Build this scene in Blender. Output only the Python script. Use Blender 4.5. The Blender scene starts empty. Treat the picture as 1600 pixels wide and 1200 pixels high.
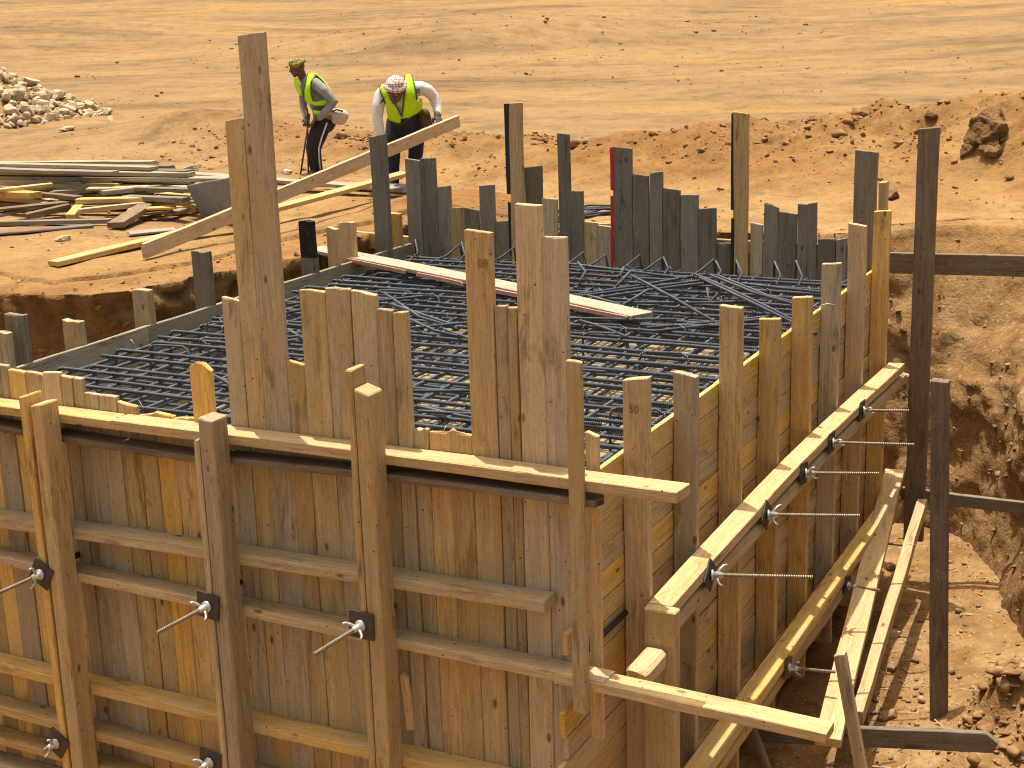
import bpy, math, random
import numpy as np
from mathutils import Vector, Matrix

R = random.Random(7)
NPR = np.random.RandomState(11)
scene = bpy.context.scene
COL = scene.collection

# ------------------------------------------------------------------ camera, sky, sun, exposure
F_PX = 2317.5
YAW, PITCH, ROLL = -0.474185, 0.257477, -0.031035
CAM = Vector((2.66, -5.74, 2.2))
_fwd = Vector((math.sin(YAW)*math.cos(PITCH), math.cos(YAW)*math.cos(PITCH), -math.sin(PITCH)))
_r0 = Vector((math.cos(YAW), -math.sin(YAW), 0)); _u0 = _r0.cross(_fwd)
RIGHT = math.cos(ROLL)*_r0 + math.sin(ROLL)*_u0
UP = -math.sin(ROLL)*_r0 + math.cos(ROLL)*_u0
cd = bpy.data.cameras.new('camera'); cam = bpy.data.objects.new('camera', cd); COL.objects.link(cam)
cd.sensor_width = 36; cd.lens = F_PX/1600*36; cd.clip_start = 0.1; cd.clip_end = 3000
m3 = Matrix((RIGHT, UP, -_fwd)).transposed()
cam.matrix_world = Matrix.Translation(CAM) @ m3.to_4x4()
scene.camera = cam

SUN_EL = math.radians(81.5)
SHADOW = Vector((math.cos(math.radians(-40)), math.sin(math.radians(-40)), 0))
to_sun = (-SHADOW*math.cos(SUN_EL) + Vector((0, 0, math.sin(SUN_EL)))).normalized()
sd = bpy.data.lights.new('sun', 'SUN'); so = bpy.data.objects.new('sun', sd); COL.objects.link(so)
sd.energy = 4.2; sd.angle = math.radians(0.53); sd.color = (1.0, 0.93, 0.80)
so.rotation_euler = to_sun.to_track_quat('Z', 'Y').to_euler()
so.location = (0, 0, 20)
w = bpy.data.worlds.new('World'); scene.world = w; w.use_nodes = True
nt = w.node_tree; bg = nt.nodes['Background']
sky = nt.nodes.new('ShaderNodeTexSky'); sky.sky_type = 'NISHITA'; sky.sun_disc = False
sky.sun_elevation = SUN_EL; sky.sun_rotation = math.atan2(to_sun.x, to_sun.y)
sky.dust_density = 7.0; sky.air_density = 1.0; sky.ozone_density = 0.6
tint = nt.nodes.new('ShaderNodeMix'); tint.data_type = 'RGBA'; tint.blend_type = 'MULTIPLY'; tint.inputs[0].default_value = 1.0
tint.inputs[7].default_value = (1.0, 0.90, 0.76, 1)          # dusty air, the same over the whole sky
nt.links.new(sky.outputs[0], tint.inputs[6]); nt.links.new(tint.outputs[2], bg.inputs[0]); bg.inputs[1].default_value = 0.15
scene.render.engine = 'CYCLES'; scene.cycles.filter_width = 1.1
scene.cycles.max_bounces = 4; scene.cycles.diffuse_bounces = 3
scene.view_settings.view_transform = 'Standard'; scene.view_settings.look = 'None'
scene.view_settings.exposure = 0.50; scene.view_settings.gamma = 1

# ------------------------------------------------------------------ measuring helpers
def ray(x, y):
    return RIGHT*((x-800)/F_PX) - UP*((y-600)/F_PX) + _fwd
def at(x, y, ax, v):
    d = ray(x, y); i = 'XYZ'.index(ax)
    return CAM + d*((v-CAM[i])/d[i])
def depth_of(p): return (Vector(p)-CAM).dot(_fwd)

# ------------------------------------------------------------------ noise (numpy)
def _hash(ix, iy, s):
    h = (ix.astype(np.int64)*374761393 + iy.astype(np.int64)*668265263 + s*974711) & 0x7fffffff
    h = ((h ^ (h >> 13))*1274126177) & 0x7fffffff
    return ((h ^ (h >> 16)) & 0xffff)/65535.0
def vnoise(x, y, s=0):
    ix = np.floor(x); iy = np.floor(y); fx = x-ix; fy = y-iy
    fx = fx*fx*(3-2*fx); fy = fy*fy*(3-2*fy)
    a = _hash(ix, iy, s); b = _hash(ix+1, iy, s); c = _hash(ix, iy+1, s); d = _hash(ix+1, iy+1, s)
    return (a*(1-fx)+b*fx)*(1-fy)+(c*(1-fx)+d*fx)*fy
def fbm(x, y, o=4, s=0, g=0.5):
    t = 0; a = 1; n = 0
    for k in range(o):
        t = t + a*(vnoise(x*2**k+k*17.3, y*2**k-k*9.1, s+k)-0.5); n += a; a *= g
    return t/n*2

# ------------------------------------------------------------------ materials
def new_mat(name):
    m = bpy.data.materials.new(name); m.use_nodes = True
    n = m.node_tree.nodes; l = m.node_tree.links
    return m, n, l, n['Principled BSDF']
def node(n, t, **kw):
    q = n.new(t)
    for k, v in kw.items(): setattr(q, k, v)
    return q
def ramp(n, stops):
    r = n.new('ShaderNodeValToRGB'); e = r.color_ramp.elements
    while len(e) < len(stops): e.new(0.5)
    for i, (p, c) in enumerate(stops):
        e[i].position = p; e[i].color = (c, c, c, 1) if not isinstance(c, tuple) else (*c, 1)
    return r
def mixc(n, l, fac, a, b, bt='MIX'):
    q = n.new('ShaderNodeMix'); q.data_type = 'RGBA'; q.blend_type = bt
    for s, v in ((q.inputs[0], fac), (q.inputs[6], a), (q.inputs[7], b)):
        if isinstance(v, (int, float)): s.default_value = v
        elif isinstance(v, tuple): s.default_value = (*v, 1)
        else: l.new(v, s)
    return q.outputs[2]
def vmath(n, l, op, a, b):
    q = n.new('ShaderNodeVectorMath'); q.operation = op
    for s, v in zip(q.inputs, (a, b)):
        if isinstance(v, tuple): s.default_value = v
        else: l.new(v, s)
    return q.outputs[0]
def noise(n, l, vec, scale, detail=4, rough=0.6, dist=0.0):
    q = n.new('ShaderNodeTexNoise'); l.new(vec, q.inputs['Vector'])
    q.inputs['Scale'].default_value = scale; q.inputs['Detail'].default_value = detail
    q.inputs['Roughness'].default_value = rough; q.inputs['Distortion'].default_value = dist
    return q.outputs['Fac']

def wood(name, light, dark, dirt, dirt_amt=0.6, var=0.35, stain=None):
    m, n, l, b = new_mat(name)
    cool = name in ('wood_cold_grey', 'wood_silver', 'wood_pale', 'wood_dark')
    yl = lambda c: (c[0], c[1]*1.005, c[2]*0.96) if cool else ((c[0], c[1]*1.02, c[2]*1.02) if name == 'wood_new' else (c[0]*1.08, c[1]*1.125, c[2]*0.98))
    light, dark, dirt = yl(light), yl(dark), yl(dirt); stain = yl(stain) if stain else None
    tc = n.new('ShaderNodeTexCoord'); oi = n.new('ShaderNodeObjectInfo')
    comb = n.new('ShaderNodeCombineXYZ')
    for i, k in enumerate((31.0, 17.0, 23.0)):
        mu = n.new('ShaderNodeMath'); mu.operation = 'MULTIPLY'; mu.inputs[1].default_value = k
        l.new(oi.outputs['Random'], mu.inputs[0]); l.new(mu.outputs[0], comb.inputs[i])
    vec = vmath(n, l, 'ADD', tc.outputs['Object'], comb.outputs[0])
    gv = vmath(n, l, 'MULTIPLY', vec, (1.0, 22.0, 22.0))
    g = noise(n, l, gv, 1.6, 4, 0.65, 0.6)
    fv = vmath(n, l, 'MULTIPLY', vec, (7.0, 150.0, 150.0))
    fine = noise(n, l, fv, 1.0, 2, 0.6)
    gr = ramp(n, [(0.30, 0.0), (0.68, 1.0)]); l.new(g, gr.inputs[0])
    col = mixc(n, l, gr.outputs[0], dark, light)
    fr = ramp(n, [(0.30, 0.55), (0.56, 1.04)]); l.new(fine, fr.inputs[0])
    col = mixc(n, l, 0.75, col, fr.outputs[0], 'MULTIPLY')
    # broad weathering / concrete dust
    bd = noise(n, l, vmath(n, l, 'MULTIPLY', vec, (1.6, 6.0, 6.0)), 1.5, 3, 0.7)
    br = ramp(n, [(0.42, 0.0), (0.62, dirt_amt)]); l.new(bd, br.inputs[0])
    col = mixc(n, l, br.outputs[0], col, dirt)
    if stain:
        sn = noise(n, l, vmath(n, l, 'MULTIPLY', vec, (1.1, 3.0, 3.0)), 2.3, 3, 0.6)
        sr = ramp(n, [(0.52, 0.0), (0.62, 0.7)]); l.new(sn, sr.inputs[0])
        col = mixc(n, l, sr.outputs[0], col, stain)
    sp = noise(n, l, vmath(n, l, 'MULTIPLY', vec, (34.0, 70.0, 70.0)), 1.0, 3, 0.75)
    spr = ramp(n, [(0.30, 0.55), (0.46, 1.0)]); l.new(sp, spr.inputs[0])
    col = mixc(n, l, 0.6, col, spr.outputs[0], 'MULTIPLY')
    # long dark damp marks and pale cement splashes
    dm = noise(n, l, vmath(n, l, 'MULTIPLY', vec, (2.4, 9.0, 9.0)), 1.0, 4, 0.7, 0.4)
    dmr = ramp(n, [(0.27, 0.42), (0.42, 1.0)]); l.new(dm, dmr.inputs[0])
    col = mixc(n, l, 0.9, col, dmr.outputs[0], 'MULTIPLY')
    cs = noise(n, l, vmath(n, l, 'MULTIPLY', vec, (7.0, 15.0, 15.0)), 1.0, 4, 0.75)
    csr = ramp(n, [(0.63, 0.0), (0.70, 0.45)]); l.new(cs, csr.inputs[0])
    col = mixc(n, l, csr.outputs[0], col, (0.46, 0.40, 0.30))
    # knots and nail holes
    kv = n.new('ShaderNodeTexVoronoi'); kv.inputs['Scale'].default_value = 1.0
    l.new(vmath(n, l, 'MULTIPLY', vec, (3.0, 6.5, 6.5)), kv.inputs['Vector'])
    kr = ramp(n, [(0.055, 0.75), (0.10, 0.0)]); l.new(kv.outputs['Distance'], kr.inputs[0])
    col = mixc(n, l, kr.outputs[0], col, (0.07, 0.035, 0.015))
    nv = n.new('ShaderNodeTexVoronoi'); nv.inputs['Scale'].default_value = 13.0
    l.new(vec, nv.inputs['Vector'])
    nr = ramp(n, [(0.05, 0.9), (0.075, 0.0)]); l.new(nv.outputs['Distance'], nr.inputs[0])
    col = mixc(n, l, nr.outputs[0], col, (0.03, 0.02, 0.012))
    # each piece its own tone
    hs = n.new('ShaderNodeHueSaturation')
    wn = n.new('ShaderNodeTexWhiteNoise'); wn.noise_dimensions = '1D'; l.new(oi.outputs['Random'], wn.inputs['W'])
    mr = n.new('ShaderNodeMapRange'); mr.inputs[3].default_value = 1-var*0.55; mr.inputs[4].default_value = 1+var*0.45
    l.new(oi.outputs['Random'], mr.inputs[0]); l.new(mr.outputs[0], hs.inputs['Value'])
    ms = n.new('ShaderNodeMapRange'); ms.inputs[3].default_value = 1-var*0.8; ms.inputs[4].default_value = 1.1
    l.new(wn.outputs['Value'], ms.inputs[0]); l.new(ms.outputs[0], hs.inputs['Saturation'])
    l.new(col, hs.inputs['Color']); l.new(hs.outputs[0], b.inputs['Base Color'])
    b.inputs['Roughness'].default_value = 0.82; b.inputs['Specular IOR Level'].default_value = 0.25
    bp = n.new('ShaderNodeBump'); bp.inputs['Strength'].default_value = 0.55; bp.inputs['Distance'].default_value = 0.004
    l.new(fine, bp.inputs['Height']); l.new(bp.outputs[0], b.inputs['Normal'])
    return m

W_TAN = wood('wood_tan', (0.62, 0.41, 0.19), (0.42, 0.25, 0.10), (0.40, 0.30, 0.19), 0.6, 0.30, (0.52, 0.34, 0.15))
W_ORANGE = wood('wood_orange', (0.74, 0.46, 0.155), (0.54, 0.30, 0.09), (0.46, 0.32, 0.17), 0.5, 0.25)
W_GREY = wood('wood_grey', (0.51, 0.375, 0.22), (0.31, 0.215, 0.122), (0.42, 0.33, 0.22), 0.55, 0.35, (0.42, 0.27, 0.12))
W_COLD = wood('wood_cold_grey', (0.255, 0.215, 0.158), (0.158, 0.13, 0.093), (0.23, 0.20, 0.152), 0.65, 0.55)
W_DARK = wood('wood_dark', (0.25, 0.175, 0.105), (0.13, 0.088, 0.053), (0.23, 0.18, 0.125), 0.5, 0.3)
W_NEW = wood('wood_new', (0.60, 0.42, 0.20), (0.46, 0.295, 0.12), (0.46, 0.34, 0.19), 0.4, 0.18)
W_PALE = wood('wood_pale', (0.50, 0.43, 0.32), (0.36, 0.30, 0.215), (0.40, 0.345, 0.265), 0.5, 0.2)
W_SILVER = wood('wood_silver', (0.36, 0.315, 0.235), (0.235, 0.20, 0.145), (0.31, 0.275, 0.215), 0.5, 0.3)
W_CHAR = wood('wood_charred', (0.022, 0.02, 0.019), (0.012, 0.011, 0.011), (0.05, 0.045, 0.04), 0.3, 0.2)

def simple(name, col, rough=0.7, metal=0.0, nscale=40, namt=0.25, bump=0.0, spec=0.4):
    m, n, l, b = new_mat(name)
    tc = n.new('ShaderNodeTexCoord')
    ns = noise(n, l, tc.outputs['Object'], nscale, 4, 0.6)
    r = ramp(n, [(0.3, 1-namt), (0.7, 1+namt*0.4)]); l.new(ns, r.inputs[0])
    c = mixc(n, l, 1.0, col, r.outputs[0], 'MULTIPLY')
    l.new(c, b.inputs['Base Color']); b.inputs['Roughness'].default_value = rough
    b.inputs['Metallic'].default_value = metal; b.inputs['Specular IOR Level'].default_value = spec
    if bump:
        bp = n.new('ShaderNodeBump'); bp.inputs['Strength'].default_value = bump; bp.inputs['Distance'].default_value = 0.01
        l.new(ns, bp.inputs['Height']); l.new(bp.outputs[0], b.inputs['Normal'])
    return m

def rebar_mat(name, col, rib=True):
    m, n, l, b = new_mat(name)
    tc = n.new('ShaderNodeTexCoord')
    ns = noise(n, l, tc.outputs['Object'], 9, 4, 0.65)
    r = ramp(n, [(0.35, col), (0.6, tuple(c*1.35 for c in col)), (0.8, (0.20, 0.15, 0.11))]); l.new(ns, r.inputs[0])
    l.new(r.outputs[0], b.inputs['Base Color'])
    b.inputs['Roughness'].default_value = 0.5; b.inputs['Metallic'].default_value = 0.45
    if rib:
        uv = n.new('ShaderNodeUVMap'); wv = n.new('ShaderNodeTexWave'); wv.inputs['Scale'].default_value = 26
        wv.bands_direction = 'X'; l.new(uv.outputs[0], wv.inputs['Vector'])
        bp = n.new('ShaderNodeBump'); bp.inputs['Strength'].default_value = 0.8; bp.inputs['Distance'].default_value = 0.006
        l.new(wv.outputs['Fac'], bp.inputs['Height']); l.new(bp.outputs[0], b.inputs['Normal'])
    return m
M_REBAR = rebar_mat('rebar_steel', (0.075, 0.083, 0.098))
M_ROD = rebar_mat('tie_rod_steel', (0.27, 0.225, 0.17))
M_PLATE = simple('dark_plate_steel', (0.085, 0.075, 0.068), 0.55, 0.5, 30, 0.4)
M_NUT = simple('galvanised_nut', (0.62, 0.60, 0.56), 0.38, 0.6, 60, 0.3)
M_WIRE = simple('tie_wire', (0.42, 0.44, 0.46), 0.45, 0.6)
M_RED = simple('red_paint', (0.50, 0.03, 0.03), 0.6)
M_BLACK = simple('black_film', (0.02, 0.02, 0.022), 0.6)
M_PINK = simple('faded_pink_paint', (0.50, 0.27, 0.20), 0.7, 0, 25, 0.3)
M_PIPE = simple('black_pipe', (0.025, 0.025, 0.028), 0.5)
M_INK = simple('stamp_ink', (0.33, 0.12, 0.04), 0.8)
M_LIME = simple('pale_limestone', (0.47, 0.37, 0.235), 0.9, 0, 6, 0.35, 0.6, 0.2)
M_SLAB = simple('tan_blinding', (0.36, 0.285, 0.17), 0.9, 0, 3, 0.3, 0.3, 0.2)
M_ROCKS = simple('brown_stone', (0.36, 0.225, 0.115), 0.9, 0, 4, 0.5, 0.5, 0.2)
M_CLOD = simple('earth_clod', (0.185, 0.105, 0.046), 0.95, 0, 5, 0.5, 0.9, 0.15)

def ground_mat():
    m, n, l, b = new_mat('desert_ground')
    g = n.new('ShaderNodeNewGeometry'); pos = g.outputs['Position']
    rot = n.new('ShaderNodeMapping'); rot.inputs['Rotation'].default_value = (0, 0, -0.474)
    l.new(pos, rot.inputs['Vector']); rv = rot.outputs[0]
    at_ = n.new('ShaderNodeAttribute'); at_.attribute_name = 'dug'
    a = noise(n, l, pos, 0.9, 4, 0.6)
    ar = ramp(n, [(0.34, (0.245, 0.142, 0.056)), (0.52, (0.295, 0.182, 0.076)), (0.70, (0.33, 0.212, 0.096))]); l.new(a, ar.inputs[0])
    # driven, streaked plain further off
    st = noise(n, l, vmath(n, l, 'MULTIPLY', rv, (0.10, 0.17, 0.2)), 1.0, 7, 0.70, 0.2)
    sr = ramp(n, [(0.36, (0.165, 0.106, 0.050)), (0.46, (0.222, 0.143, 0.068)), (0.55, (0.258, 0.166, 0.077)), (0.68, (0.295, 0.186, 0.074))]); l.new(st, sr.inputs[0])
    dn = n.new('ShaderNodeVectorMath'); dn.operation = 'DOT_PRODUCT'; l.new(pos, dn.inputs[0])
    dn.inputs[1].default_value = (-0.457, 0.89, 0)
    dr = n.new('ShaderNodeMapRange'); dr.inputs[1].default_value = 12.5; dr.inputs[2].default_value = 17
    l.new(dn.outputs['Value'], dr.inputs[0])
    col = mixc(n, l, dr.outputs[0], ar.outputs[0], sr.outputs[0])
    # yellow sandy patches
    yn = noise(n, l, vmath(n, l, 'MULTIPLY', rv, (0.03, 0.05, 0.1)), 1.3, 5, 0.66)
    yr = ramp(n, [(0.54, 0.0), (0.68, 0.7)]); l.new(yn, yr.inputs[0])
    yf = n.new('ShaderNodeMath'); yf.operation = 'MULTIPLY'; l.new(yr.outputs[0], yf.inputs[0]); l.new(dr.outputs[0], yf.inputs[1])
    col = mixc(n, l, yf.outputs[0], col, (0.335, 0.195, 0.057))
    # tyre tracks, two families of curving lines
    for sc_, rz, msk in ((0.085, 0.05, 0.30), (0.13, -0.28, 0.42)):
        mp = n.new('ShaderNodeMapping'); mp.inputs['Rotation'].default_value = (0, 0, -0.474+rz); l.new(pos, mp.inputs['Vector'])
        wv = n.new('ShaderNodeTexWave'); wv.bands_direction = 'Y'; wv.inputs['Scale'].default_value = sc_; wv.inputs['Distortion'].default_value = 7.0
        wv.inputs['Detail'].default_value = 3; wv.inputs['Detail Scale'].default_value = 0.25; l.new(mp.outputs[0], wv.inputs['Vector'])
        wr = ramp(n, [(0.80, 1.0), (0.95, 0.66)]); l.new(wv.outputs['Fac'], wr.inputs[0])
        mk = noise(n, l, vmath(n, l, 'MULTIPLY', mp.outputs[0], (0.03, 0.09, 0.1)), 1.0, 3, 0.6); mkr = ramp(n, [(0.50, 0.0), (0.66, 0.9)]); l.new(mk, mkr.inputs[0])
        col = mixc(n, l, mkr.outputs[0], col, mixc(n, l, 0.8, col, wr.outputs[0], 'MULTIPLY'))
    # freshly dug soil
    dgn = noise(n, l, pos, 1.6, 4, 0.65)
    dgr = ramp(n, [(0.32, (0.175, 0.088, 0.030)), (0.55, (0.232, 0.124, 0.044)), (0.75, (0.275, 0.162, 0.068))]); l.new(dgn, dgr.inputs[0])
    col = mixc(n, l, at_.outputs['Fac'], col, dgr.outputs[0])
    # wheel-scuffed streaks and crumbs, two sizes
    s2 = noise(n, l, vmath(n, l, 'MULTIPLY', rv, (1.3, 1.0, 1.0)), 1.0, 6, 0.75)
    s2r = ramp(n, [(0.36, 0.66), (0.48, 0.97), (0.66, 1.12)]); l.new(s2, s2r.inputs[0])
    col = mixc(n, l, 0.9, col, s2r.outputs[0], 'MULTIPLY')
    f = noise(n, l, pos, 11, 5, 0.72)
    fr = ramp(n, [(0.30, 0.60), (0.46, 0.96), (0.66, 1.10)]); l.new(f, fr.inputs[0])
    col = mixc(n, l, 0.85, col, fr.outputs[0], 'MULTIPLY')
    # cut earth below the surface: redder with embedded pale gravel
    sep = n.new('ShaderNodeSeparateXYZ'); l.new(pos, sep.inputs[0])
    zr = n.new('ShaderNodeMapRange'); zr.inputs[1].default_value = -0.15; zr.inputs[2].default_value = -0.6
    l.new(sep.outputs['Z'], zr.inputs[0])
    e = noise(n, l, pos, 2.6, 5, 0.72)
    er = ramp(n, [(0.36, (0.18, 0.100, 0.040)), (0.53, (0.265, 0.160, 0.068)), (0.70, (0.34, 0.228, 0.115))]); l.new(e, er.inputs[0])
    ecol = mixc(n, l, 0.6, er.outputs[0], fr.outputs[0], 'MULTIPLY')
    col = mixc(n, l, zr.outputs[0], col, ecol)
    pv = n.new('ShaderNodeTexVoronoi'); pv.inputs['Scale'].default_value = 15; l.new(pos, pv.inputs['Vector'])
    pr = ramp(n, [(0.15, 0.7), (0.22, 0.0)]); l.new(pv.outputs['Distance'], pr.inputs[0])
    pf = n.new('ShaderNodeMath'); pf.operation = 'MULTIPLY'; l.new(pr.outputs[0], pf.inputs[0]); l.new(zr.outputs[0], pf.inputs[1])
    col = mixc(n, l, pf.outputs[0], col, (0.36, 0.28, 0.185))
    l.new(col, b.inputs['Base Color']); b.inputs['Roughness'].default_value = 0.95; b.inputs['Specular IOR Level'].default_value = 0.1
    bp = n.new('ShaderNodeBump'); bp.inputs['Strength'].default_value = 0.8; bp.inputs['Distance'].default_value = 0.07
    l.new(s2, bp.inputs['Height'])
    bp2 = n.new('ShaderNodeBump'); bp2.inputs['Strength'].default_value = 0.8; bp2.inputs['Distance'].default_value = 0.03
    l.new(f, bp2.inputs['Height']); l.new(bp.outputs[0], bp2.inputs['Normal']); l.new(bp2.outputs[0], b.inputs['Normal'])
    return m
M_GROUND = ground_mat()

# ------------------------------------------------------------------ object helpers
def tag(o, label=None, cat=None, group=None, kind=None):
    if label: o['label'] = label
    if cat: o['category'] = cat
    if group: o['group'] = group
    if kind: o['kind'] = kind
    return o
def empty(name, loc, label=None, cat=None, group=None):
    o = bpy.data.objects.new(name, None); COL.objects.link(o); o.location = loc; o.empty_display_size = 0.1
    return tag(o, label, cat, group)
_loc = {}
def link(name, me, mat, mw=None, parent=None, smooth=False):
    o = bpy.data.objects.new(name, me); COL.objects.link(o)
    if mat: me.materials.append(mat)
    mw = mw or Matrix()
    if parent is not None:
        o.parent = parent
        o.matrix_parent_inverse = PW[parent.name].inverted() if parent.name in PW else Matrix.Translation(-Vector(parent.location))
    o.matrix_basis = mw
    PW[o.name] = mw.copy()
    if smooth:
        for p in me.polygons: p.use_smooth = True
    return o
PW = {}

def plank(name, a, b, wdir, w, t, mat, parent=None, jag0=0.0, jag1=0.0, bow=0.0, wob=0.0026, nw=2, round1=0.0, twist=0.0, c=0.004):
    """one sawn piece from end centre a to end centre b; w along wdir, t across."""
    a = Vector(a); b = Vector(b); ex = (b-a); L = ex.length; ex.normalize()
    ew = Vector(wdir); ew = (ew - ex*ew.dot(ex)).normalized(); et = ex.cross(ew)
    mw = Matrix((ex, ew, et)).transposed().to_4x4(); mw.translation = (a+b)/2
    c = min(c, t*0.2)
    ys = [-w/2+c + (w-2*c)*k/nw for k in range(nw+1)]
    ring = [(-w/2, -t/2+c)] + [(y, -t/2) for y in ys] + [(w/2, -t/2+c), (w/2, t/2-c)] + [(y, t/2) for y in reversed(ys)] + [(-w/2, t/2-c)]
    nr = max(2, min(9, int(L/0.3)))
    xs = [0, c] + [L*k/nr for k in range(1, nr)] + [L-c, L]
    verts = []; N = len(ring)
    j0 = [R.uniform(-1, 0)*0 + R.uniform(0, 1)*jag0 for _ in range(N)]
    jf = [R.uniform(0, 1)*jag1 for _ in range(nw+1)]
    if not twist: twist = R.uniform(-.035, .035)
    if not bow: bow = R.uniform(-1, 1)*min(.010, .0022*L)
    s0 = R.uniform(-1, 1)*0.006; s1 = R.uniform(-1, 1)*0.010
    ph = R.uniform(0, 6)
    for i, x in enumerate(xs):
        u = x/L
        bw = bow*math.sin(math.pi*u)
        tw = twist*(u-0.5)
        inset = 0.55*c if i in (0, len(xs)-1) else 0
        wy = R.uniform(-wob, wob); 
        for k, (y, z) in enumerate(ring):
            xx = x
            if i <= 1: xx += j0[k] + s0*y/w*2*(w/0.12)
            if i >= len(xs)-2:
                q = min(nw, max(0, round((y+w/2)/w*nw))); xx -= jf[q] - s1*y/w*2
                if round1: xx -= round1*(abs(y)/(w/2))**2.2
            yy = y*(1-2*inset/w) + wy + R.uniform(-wob, wob)*0.6
            zz = z*(1-2*inset/t) + bw + R.uniform(-wob, wob)*0.4 + tw*y
            verts.append((xx-L/2, yy, zz))
    faces = [tuple(reversed(range(N)))]
    for i in range(len(xs)-1):
        for k in range(N):
            k2 = (k+1) % N
            faces.append((i*N+k, i*N+k2, (i+1)*N+k2, (i+1)*N+k))
    faces.append(tuple(range((len(xs)-1)*N, len(xs)*N)))
    me = bpy.data.meshes.new(name); me.from_pydata(verts, [], faces); me.update()
    return link(name, me, mat, mw, parent)

def tube(name, pts, r, mat, parent=None, sides=8, world=None):
    pts = [Vector(p) for p in pts]; o0 = pts[0].copy(); pts = [p-o0 for p in pts]
    verts = []; uvs = []; faces = []; fuv = []
    d0 = (pts[1]-pts[0]).normalized(); up = Vector((0, 0, 1)) if abs(d0.z) < 0.9 else Vector((1, 0, 0))
    nx = d0.cross(up).normalized(); S = 0; n = len(pts)
    rr = r if isinstance(r, (list, tuple)) else [r]*n
    for i, p in enumerate(pts):
        d = (pts[min(i+1, n-1)]-pts[max(i-1, 0)]).normalized()
        nx = (nx-d*nx.dot(d)).normalized(); ny = d.cross(nx)
        if i: S += (p-pts[i-1]).length
        for k in range(sides):
            an = 2*math.pi*k/sides
            verts.append(p+(nx*math.cos(an)+ny*math.sin(an))*rr[i]); uvs.append(S)
    for i in range(n-1):
        for k in range(sides):
            k2 = (k+1) % sides; faces.append((i*sides+k, i*sides+k2, (i+1)*sides+k2, (i+1)*sides+k))
    faces.append(tuple(reversed(range(sides)))); faces.append(tuple(range((n-1)*sides, n*sides)))
    me = bpy.data.meshes.new(name); me.from_pydata(verts, [], faces)
    uvl = me.uv_layers.new(name='uv')
    for lp in me.loops: uvl.data[lp.index].uv = (uvs[lp.vertex_index], 0.0)
    me.update()
    for p in me.polygons[:-2]: p.use_smooth = True
    return link(name, me, mat, Matrix.Translation(o0), parent)

_ico = {}
def ico(sub):
    if sub not in _ico:
        import bmesh
        bm = bmesh.new(); bmesh.ops.create_icosphere(bm, subdivisions=sub, radius=1.0)
        _ico[sub] = (np.array([v.co[:] for v in bm.verts]), [tuple(v.index for v in f.verts) for f in bm.faces]); bm.free()
    return _ico[sub]
def rock_verts(sub, rs, sc=(1, 1, 1), cuts=7, rough=0.12):
    v, f = ico(sub); v = v.copy()
    for _ in range(cuts):
        d = rs.normal(size=3); d /= np.linalg.norm(d); h = rs.uniform(0.38, 0.80)
        k = v@d; ex = np.clip(k-h, 0, None); v -= ex[:, None]*d[None, :]*0.92
    v *= (1+rs.uniform(-rough, rough, size=(len(v), 1)))
    return v*np.array(sc), f
def rock_mesh(name, sub, rs, sc=(1, 1, 1), cuts=7, rough=0.08):
    v, f = rock_verts(sub, rs, sc, cuts, rough)
    me = bpy.data.meshes.new(name); me.from_pydata([tuple(x) for x in v], [], f); me.update(); return me

# ------------------------------------------------------------------ terrain
FLOOR = -2.6
OUT = [(3.4, -2.7), (3.0, 2.4), (2.3, 3.8), (1.55, 4.75), (1.18, 5.4), (0.85, 6.2), (0.42, 6.85), (-1.0, 7.0), (-4.7, 7.0), (-5.25, 6.0), (-5.2, 4.6), (-5.5, 3.6), (-6.1, 2.9), (-8.2, 3.4), (-9.5, 3.0), (-9.5, -2.7)]
RIDGE = [(-13, 15.0, .10), (-9.5, 13.0, .22), (-6.8, 12.0, .30), (-5.4, 11.6, .34), (-3.6, 11.9, .52), (-1.9, 12.2, .70), (0.0, 12.0, .82), (1.0, 11.6, .88), (3.5, 11.4, .9), (9, 11.0, .8)]
PILE = at(-40, 192, 'Z', 0)
def seg_dist(px, py, pts, closed):
    best = np.full(px.shape, 1e9); tb = np.zeros(px.shape)
    n = len(pts); rng = range(n if closed else n-1)
    for i in rng:
        x0, y0 = pts[i][:2]; x1, y1 = pts[(i+1) % n][:2]
        dx, dy = x1-x0, y1-y0; t = np.clip(((px-x0)*dx+(py-y0)*dy)/(dx*dx+dy*dy), 0, 1)
        d = np.hypot(px-x0-t*dx, py-y0-t*dy)
        if not closed:
            hv = pts[i][2]*(1-t)+pts[i+1][2]*t; tb = np.where(d < best, hv, tb)
        best = np.minimum(best, d)
    return best, tb
def inside(px, py, pts):
    c = np.zeros(px.shape, bool); n = len(pts)
    for i in range(n):
        x0, y0 = pts[i]; x1, y1 = pts[(i+1) % n]
        cond = ((y0 > py) != (y1 > py)) & (px < (x1-x0)*(py-y0)/(y1-y0+1e-12)+x0)
        c ^= cond
    return c
def bank_w(x, y):
    return 0.05 + 1.35*np.clip((x+1.0)/1.2, 0, 1)*np.clip((y-4.4)/1.2, 0, 1)
def TR0(x, y): return terrain(x, y, True)
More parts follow.
